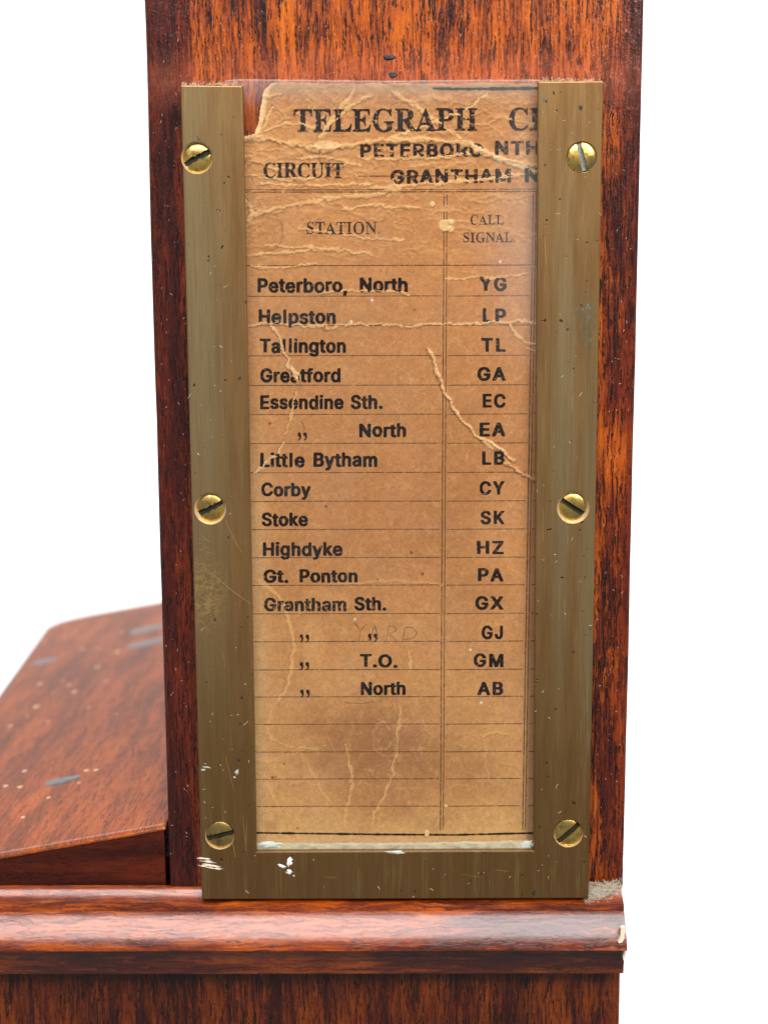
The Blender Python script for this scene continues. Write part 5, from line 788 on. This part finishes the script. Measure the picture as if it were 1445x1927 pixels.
def word(text, font, x0, x1, base0, cap, base1=None, mat=None, label=None, track=0.0, clip=None, jit=0.3):
    base1 = base0 if base1 is None else base1
    g = []; pen = 0
    for i, ch in enumerate(text):
        G = GLY[font + ch]; g.append((pen, G[1])); pen += G[0] + track
    allx = [pen_ + p[0] for pen_, ls in g for l in ls for p in l]
    mn, mx = min(allx), max(allx); sx = (x1 - x0) / (mx - mn); sy = cap / CAPH[font][0]
    V_, F_ = [], []
    for pen_, ls in g:
        jy = random.gauss(0, jit); loops = [[(x0 + (pen_ + p[0] - mn) * sx, p[1]) for p in l] for l in ls]
        loops = [[(x + random.gauss(0, .12), (base0 + (base1 - base0) * (x - x0) / max(x1 - x0, 1)) - y * sy + jy + random.gauss(0, .12)) for x, y in l] for l in loops]
        if clip: loops = [[(min(x, clip), y) for x, y in l] for l in loops]
        outs = [l for l in loops if not any(l is not o and abs(area2(o)) > abs(area2(l)) and pt_in(l[0], o) for o in loops)]
        for ol in outs:
            hs = [l for l in loops if l is not ol and l not in outs and pt_in(l[0], ol)]
            allp = ol + [p for h in hs for p in h]
            tris = geometry.tessellate_polygon([[Vector((p[0], p[1], 0)) for p in r_] for r_ in [ol] + hs])
            b = len(V_); V_ += list(to_paper(allp, 0.034 if font == 'B' else 0.06)); F_ += [tuple(b + k for k in t) for t in tris]
    o = mesh('printed_word', V_, F_, mat or INK, card)
    o['label'] = label or f'printed word {text}'
    return o
word('TELEGRAPH', 'R', 553, 898, 247.5, 41, 245.5, INKW, 'large worn serif heading TELEGRAPH'); word('CI', 'R', 957, 1016, 245.5, 41, 245, INKW, 'large serif letters CI cut off by the right rail')
word('CIRCUIT', 'R', 496, 647, 334, 27, 334, INKW, 'small serif heading CIRCUIT')
word('PETERBORO', 'B', 678, 909, 295, 24, 294, INKW, 'upper case words PETERBORO', track=14); word('NTH', 'B', 931, 1014, 290.5, 25, 290, INKW, 'upper case letters NTH', track=14)
word('GRANTHAM', 'B', 735, 961, 345, 25, 342.5, INKW, 'upper case word GRANTHAM', track=14); word('N', 'B', 987, 1014, 342.5, 25, 342, INKW, 'upper case letter N cut off by the right rail')
word('STATION.', 'L', 577, 714, 440, 22, 440, INKF, 'thin serif column heading STATION.', jit=.1); word('CALL', 'L', 885, 948, 422.5, 17.5, 422, INKF, 'thin serif column heading CALL', jit=.1); word('SIGNAL.', 'L', 871, 968, 455.5, 17.5, 455, INKF, 'thin serif column heading SIGNAL.', jit=.1)
for t, x0, x1, b, c in [('Peterboro,', 485, 654, 549.5, 25.5), ('North', 677, 767, 548.5, 26), ('Helpston', 487, 632, 608.5, 25.5), ('Tallington', 489, 651, 663, 25), ('Greatford', 490, 641, 718.5, 25),
                        ('Essendine', 490, 647, 769, 25), ('Sth.', 660, 720, 768.5, 25), ('North', 676, 764, 821.5, 24.5), ('Little', 490, 574, 878, 25.5), ('Bytham', 590, 710, 877.5, 25.5), ('Corby', 492, 585, 933, 24),
                        ('Stoke', 493, 580, 989, 24), ('Highdyke', 495, 645, 1045, 24.5), ('Gt.', 496, 543, 1095.5, 23.5), ('Ponton', 564, 673, 1095, 23.5), ('Grantham', 497, 652, 1149, 24), ('Sth.', 667, 727, 1148, 24),
                        ('T.O.', 677, 748, 1255, 23), ('North', 679, 763, 1307, 23.5),
                        ('YG', 902, 953, 546.5, 25), ('LP', 908, 952, 606, 25), ('TL', 905, 951, 660.7, 24.5), ('GA', 898, 951, 715.5, 24.5), ('EC', 908, 951, 766.3, 24.5), ('EA', 902, 951, 820, 24.5), ('LB', 907, 949, 873.5, 24),
                        ('CY', 902, 949, 929.5, 24), ('SK', 904, 949, 985.7, 24), ('HZ', 897, 947.5, 1041.3, 23.5), ('PA', 899, 947, 1093, 23.5), ('GX', 894, 947, 1146, 24), ('GJ', 906, 946, 1202, 24), ('GM', 891, 947, 1254.5, 24), ('AB', 898, 946.5, 1307.5, 23.7)]:
    word(t, 'B', x0, x1, b, c, track=(6 if len(t) > 2 else 18), mat=INKW if t in ('Grantham',) else INK)
for x0, b in [(560, 820), (564, 1200), (692, 1199), (564, 1252), (565, 1304)]:
    word('qq', 'B', x0, x0 + 18, b, 30, label='pair of printed ditto commas', jit=0)
def rule(pts, w, mat=RULE, name='ruled_line', label=None):
    pts = np.array(pts, float); segs = []
    for (a, b) in zip(pts[:-1], pts[1:]):
        n_ = max(2, int(np.hypot(*(b - a)) / 5)); segs += [a + (b - a) * k / n_ for k in range(n_)]
    segs.append(pts[-1]); P_ = np.array(segs); d = np.gradient(P_, axis=0); d /= np.hypot(d[:, 0], d[:, 1])[:, None]; nn = np.stack([-d[:, 1], d[:, 0]], -1)
    ww = w / 2 * (1 + 0.18 * rng.normal(size=len(P_)))[:, None]
    A_, B_ = to_paper(P_ + nn * ww, 0.028), to_paper(P_ - nn * ww, 0.028)
    k = len(P_)
    o = mesh(name, list(A_) + list(B_), [(i, i + 1, i + 1 + k, i + k) for i in range(k - 1)], mat, card)
    if label: o['label'] = label
    return o
def sagline(x0, x1, y, w=1.35): return rule([(x0, y + .6), ((x0 + x1) / 2, y), (x1, y - .4)], w)
Lx = lambda y: 835.5 - (y - 360) * 0.0058; Rx = lambda y: 1003 - (y - 360) * 0.0167; Ll = lambda y: 462 + (y - 360) * 0.0175
rule([(462, 357), (700, 357), (1014, 355.5)], 1.4); rule([(462, 361.5), (700, 361), (1014, 360)], 1.8); rule([(462, 500), (700, 499.5), (1014, 498.5)], 1.8)
rule([(668, 331.5), (736, 331)], 1.6); rule([(736, 331), (1014, 330)], 1.3)
rule([(814, 166.5), (880, 167.5), (1014, 166)], 5.0, INK, label='thick black border rule at the head of the card')
rule([(482, 1567), (700, 1570), (860, 1571), (1006, 1567.5)], 3.6, INK, label='thick black border rule at the foot of the card')
for y in (557, 669, 724.7, 779.5, 834, 889, 943, 996, 1049, 1101, 1154.5, 1207, 1260, 1311, 1362.5, 1414.5, 1465.5, 1517): 
    sagline(Ll(y) + 1, Lx(y) - 3, y); sagline(Lx(y) + 9, Rx(y) - 4, y - .5)
    if y > 700: rule([(Rx(y) + 9, y - 1), (1010, y - 1)], 1.7)
sagline(466, 832, 612.5, 1.2); sagline(844, 996, 611.5, 1.2)
rule([(Lx(365), 365), (Lx(497), 497)], 1.6); rule([(Lx(365) + 5.3, 365), (Lx(497) + 5.3, 497)], 1.6); rule([(Lx(503), 503), (Lx(1562), 1562)], 1.9); rule([(Lx(503) + 5.4, 503), (Lx(1562) + 5.2, 1562)], 1.6)
rule([(Rx(363), 363), (Rx(497), 497)], 1.5); rule([(Rx(363) + 5.3, 363), (Rx(497) + 5.3, 497)], 1.5); rule([(Rx(503), 503), (Rx(1562), 1562)], 2.0); rule([(Rx(503) + 5.3, 503), (Rx(1562) + 5, 1562)], 1.7)
for i, (l_) in enumerate([[(667, 1171), (678, 1187), (690, 1174)], [(678, 1187), (675, 1207)], [(693, 1206), (706, 1176), (712, 1205)], [(697, 1194), (711, 1193)], [(727, 1206), (731, 1178), (744, 1179), (745, 1188), (731, 1192), (746, 1205)],
                          [(758, 1203), (762, 1180), (776, 1181), (784, 1190), (780, 1200), (758, 1204)], [(669, 1172), (676, 1184)]]):
    rule(l_, 1.7, PENCIL, 'pencil_stroke')
rule([(650, 1322), (680, 1324), (705, 1320)], 1.4, PENCIL, 'pencil_stroke'); rule([(568, 792), (573, 806), (570, 818)], 1.4, PENCIL, 'pencil_stroke')

# ------------------------------------------------------------------ glass
glass = empty('glass_pane', tuple(at(735, 1600, -1.4)), 'clear glass pane held in the brass frame over the card, its top edge chipped', 'glass')
def glass_mat():
    m = Mat('old_clear_glass'); nt = m.nt
    tr = nt.nodes.new('ShaderNodeBsdfTransparent'); tr.inputs[0].default_value = (0.985, 0.99, 0.985, 1)
    gl = nt.nodes.new('ShaderNodeBsdfGlossy'); gl.inputs['Roughness'].default_value = 0.04
    df = nt.nodes.new('ShaderNodeBsdfDiffuse'); df.inputs[0].default_value = (0.8, 0.78, 0.74, 1)
    fr = nt.nodes.new('ShaderNodeFresnel'); fr.inputs[0].default_value = 1.5
    m1 = nt.nodes.new('ShaderNodeMixShader'); m2 = nt.nodes.new('ShaderNodeMixShader')
    nt.links.new(fr.outputs[0], m1.inputs[0]); nt.links.new(tr.outputs[0], m1.inputs[1]); nt.links.new(gl.outputs[0], m1.inputs[2])
    smear_and_glare = m.noise(0.12, 4, 0.6, off=(2, 2, 7)).ramp(0.42, 0.75, 0.0, 0.018) + m.blob(21.5, 108, 5, 14, 1.0) * 0.10 + m.z.ramp(128.5, 133.0) * 0.10 + m.noise(3.0, 3, 0.6).ramp(0.66, 0.75) * 0.08 + m.z.ramp(10.6, 8.2) * 0.22  # dusty film, plus a glare patch painted in at the upper right
    nt.links.new(smear_and_glare.s, m2.inputs[0]); nt.links.new(m1.outputs[0], m2.inputs[1]); nt.links.new(df.outputs[0], m2.inputs[2])
    nt.links.new(m2.outputs[0], m.out.inputs[0]); return m.m
GM = glass_mat()
YG0 = -1.85
gl_px = [(424, 152), (440, 149), (560, 150), (740, 152), (900, 150), (1030, 150)]
gp = [at(x, y, YG0) for x, y in gl_px]
zb_ = at(700, 1601, YG0)[2] - 1.4
xr_ = P[5][0] + 2.2
v = [(q_[0], YG0, q_[2]) for q_ in gp] + [(xr_, YG0, zb_), (P[6][0] - 2.2, YG0, zb_)]
mesh('pane', v, [tuple(range(len(v)))], GM, glass)
# chipped upper arris and bright cut lower edge
def strip(name, pts, th, mat, seed, Ya=YG0, Yb=-0.95, jit=1.2):
    r = np.random.default_rng(seed); a, b = [], []
    for (x0_, y0_), (x1_, y1_) in zip(pts[:-1], pts[1:]):
        n_ = max(2, int(abs(x1_ - x0_) / 7))
        for k in range(n_):
            t = k / n_; x, y = x0_ + (x1_ - x0_) * t, y0_ + (y1_ - y0_) * t
            j = r.normal() * jit; A1 = at(x, y + j * .4, Ya); B1 = at(x, y + th + abs(j) * .6, Yb if Yb < Ya else Ya)
            a.append((A1[0], Ya - .02, A1[2])); b.append((B1[0], Ya - .02, B1[2]))
    n_ = len(a); bk = [(q_[0], Yb, q_[2]) for q_ in a]
    return mesh(name, a + b + bk, [(i, i + 1, i + 1 + n_, i + n_) for i in range(n_ - 1)] + [(i, i + 2 * n_, i + 1 + 2 * n_, i + 1) for i in range(n_ - 1)], mat, glass)
def frost(name, c, a):
    m = Mat(name); tr = m.nt.nodes.new('ShaderNodeBsdfTransparent'); mx = m.nt.nodes.new('ShaderNodeMixShader')
    f = m.noise((0.5, 1, 1.2), 3, 0.6).ramp(0.25, 0.65, 0.35, 1.0) * a
    m.nt.links.new(f.s, mx.inputs[0]); m.nt.links.new(tr.outputs[0], mx.inputs[1]); m.nt.links.new(m.b.outputs[0], mx.inputs[2]); m.nt.links.new(mx.outputs[0], m.out.inputs[0])
    m.set(Base_Color=c, Roughness=0.25); return m.m
strip('top_edge', gl_px, 2.0, frost('chipped_glass_edge', srgb(206, 190, 170), 0.5), 4)
EDGE = frost('cut_glass_edge', srgb(206, 200, 168), 0.8)
strip('bottom_edge', [(482, 1589), (600, 1591), (760, 1590), (880, 1588), (1004, 1585)], 13, EDGE, 6, YG0 - .05, jit=1.6)
CREAM2 = frost('glass_corner_chip', srgb(214, 224, 210), 0.9)
o_ = rough_blob('edge_chip', 510, 1590, 24, 6, YG0 - 0.12, CREAM2, glass, -0.05); o_ = rough_blob('edge_chip', 992, 1590, 12, 7, YG0 - 0.12, CREAM2, glass, 0); rough_blob('edge_chip', 745, 1604, 16, 3, YF - .01, CREAM2, glass, 0)

# ------------------------------------------------------------------ dust, lint
def fibres(name, N, place, mat, lo, hi, thick, seed, lab, cat, curl=1.2):
    r = np.random.default_rng(seed); V_, F_ = [], []
    for k in range(N):
        p, a0, spread = place(r); L = lo + (hi - lo) * r.random() ** 2; n_ = 5; a = a0 + spread * (r.random() - .5) * 2; cu = curl * r.normal() / n_
        pts = [np.array(p, float)]
        for i in range(n_):
            a += cu; pts.append(pts[-1] + np.array([math.cos(a), -0.02 * r.random(), math.sin(a)]) * L / n_)
        b = len(V_)
        for i, q_ in enumerate(pts):
            w_ = thick * (1 - 0.6 * abs(i / n_ - .4)); t = np.array([-math.sin(a), 0, math.cos(a)]) * w_
            V_ += [tuple(q_ + t), tuple(q_ - t), tuple(q_ + np.array([0, -w_ * 1.3, 0]))]
        for i in range(n_):
            s0 = b + 3 * i
            F_ += [(s0, s0 + 3, s0 + 5, s0 + 2), (s0 + 2, s0 + 5, s0 + 4, s0 + 1)]
    o = mesh(name, V_, F_, mat, None); tag(o, lab, cat, kind='stuff'); return o
bars = [((345, 470), (450, 1000)), ((380, 1000), (480, 1600)), ((1016, 160), (1130, 900)), ((1008, 900), (1112, 1680)), ((385, 1610), (1100, 1688))]
def pl_brass(r):
    (x0_, y0_), (x1_, y1_) = bars[r.integers(len(bars))]; q_ = at(x0_ + (x1_ - x0_) * r.random(), y0_ + (y1_ - y0_) * r.random(), YF); return (q_[0], YF - .02, q_[2]), 0, 3.1
fibres('dust_fibres', 95, pl_brass, LINT.m, 0.15, 1.0, 0.035, 11, 'tiny pale dust fibres scattered over the brass frame', 'dust')
def pl_wood(r):
    a = r.random()
    if a < .5: x, y = 300 + 880 * r.random(), 5 + 140 * r.random()
    elif a < .75: x, y = 1140 + 55 * r.random(), 150 + 1480 * r.random(); x -= (y - 150) * .02
    else: x, y = 285 + 50 * r.random() + 0, 150 + 1480 * r.random(); x += (y - 150) * .022
    q_ = at(x, y, 0); return (q_[0], -.03, q_[2]), 1.5, 0.8
fibres('wood_dust', 260, pl_wood, simple('bright_dust', srgb(226, 200, 186), 0.4, var=0.1).m, 0.08, 0.55, 0.035, 12, 'fine bright dust specks caught in the varnish of the post', 'dust')
def pl_top(r):
    a = r.random(); x = (340 + 115 * r.random()) if a < .5 else (1020 + 112 * r.random()); y = (160 if a < .5 else 152) - 1 + r.random()
    q_ = at(x, y, -2.5); return (q_[0], -2.9 + 2.6 * r.random(), q_[2]), 1.5, 1.3
fibres('lint_ridge', 260, pl_top, LINT.m, 0.2, 0.75, 0.035, 13, 'pale lint lying along the top ends of the brass rails', 'lint')
def pl_tuft(r):
    while True:
        x, y = 1100 + 72 * r.random(), 1655 + 46 * r.random()
        t = (x - 1100) / 72
        if y < 1700 - 32 * t + 5 * r.normal() and y > 1658 + 5 * abs(r.normal()) and x < 1168: break
    q_ = at(x, y, -1.2); yy = -0.3 - 2.2 * ((y - 1656) / 45); q_ = at(x, y, yy); return (q_[0], yy - .5 * r.random(), q_[2]), 1.3, 2.2
fibres('lint_tuft', 800, pl_tuft, LINTG.m, 0.4, 1.3, 0.03, 14, 'fuzzy pale grey-green lint wedged at the lower right corner of the brass frame', 'lint tuft', 2.0)
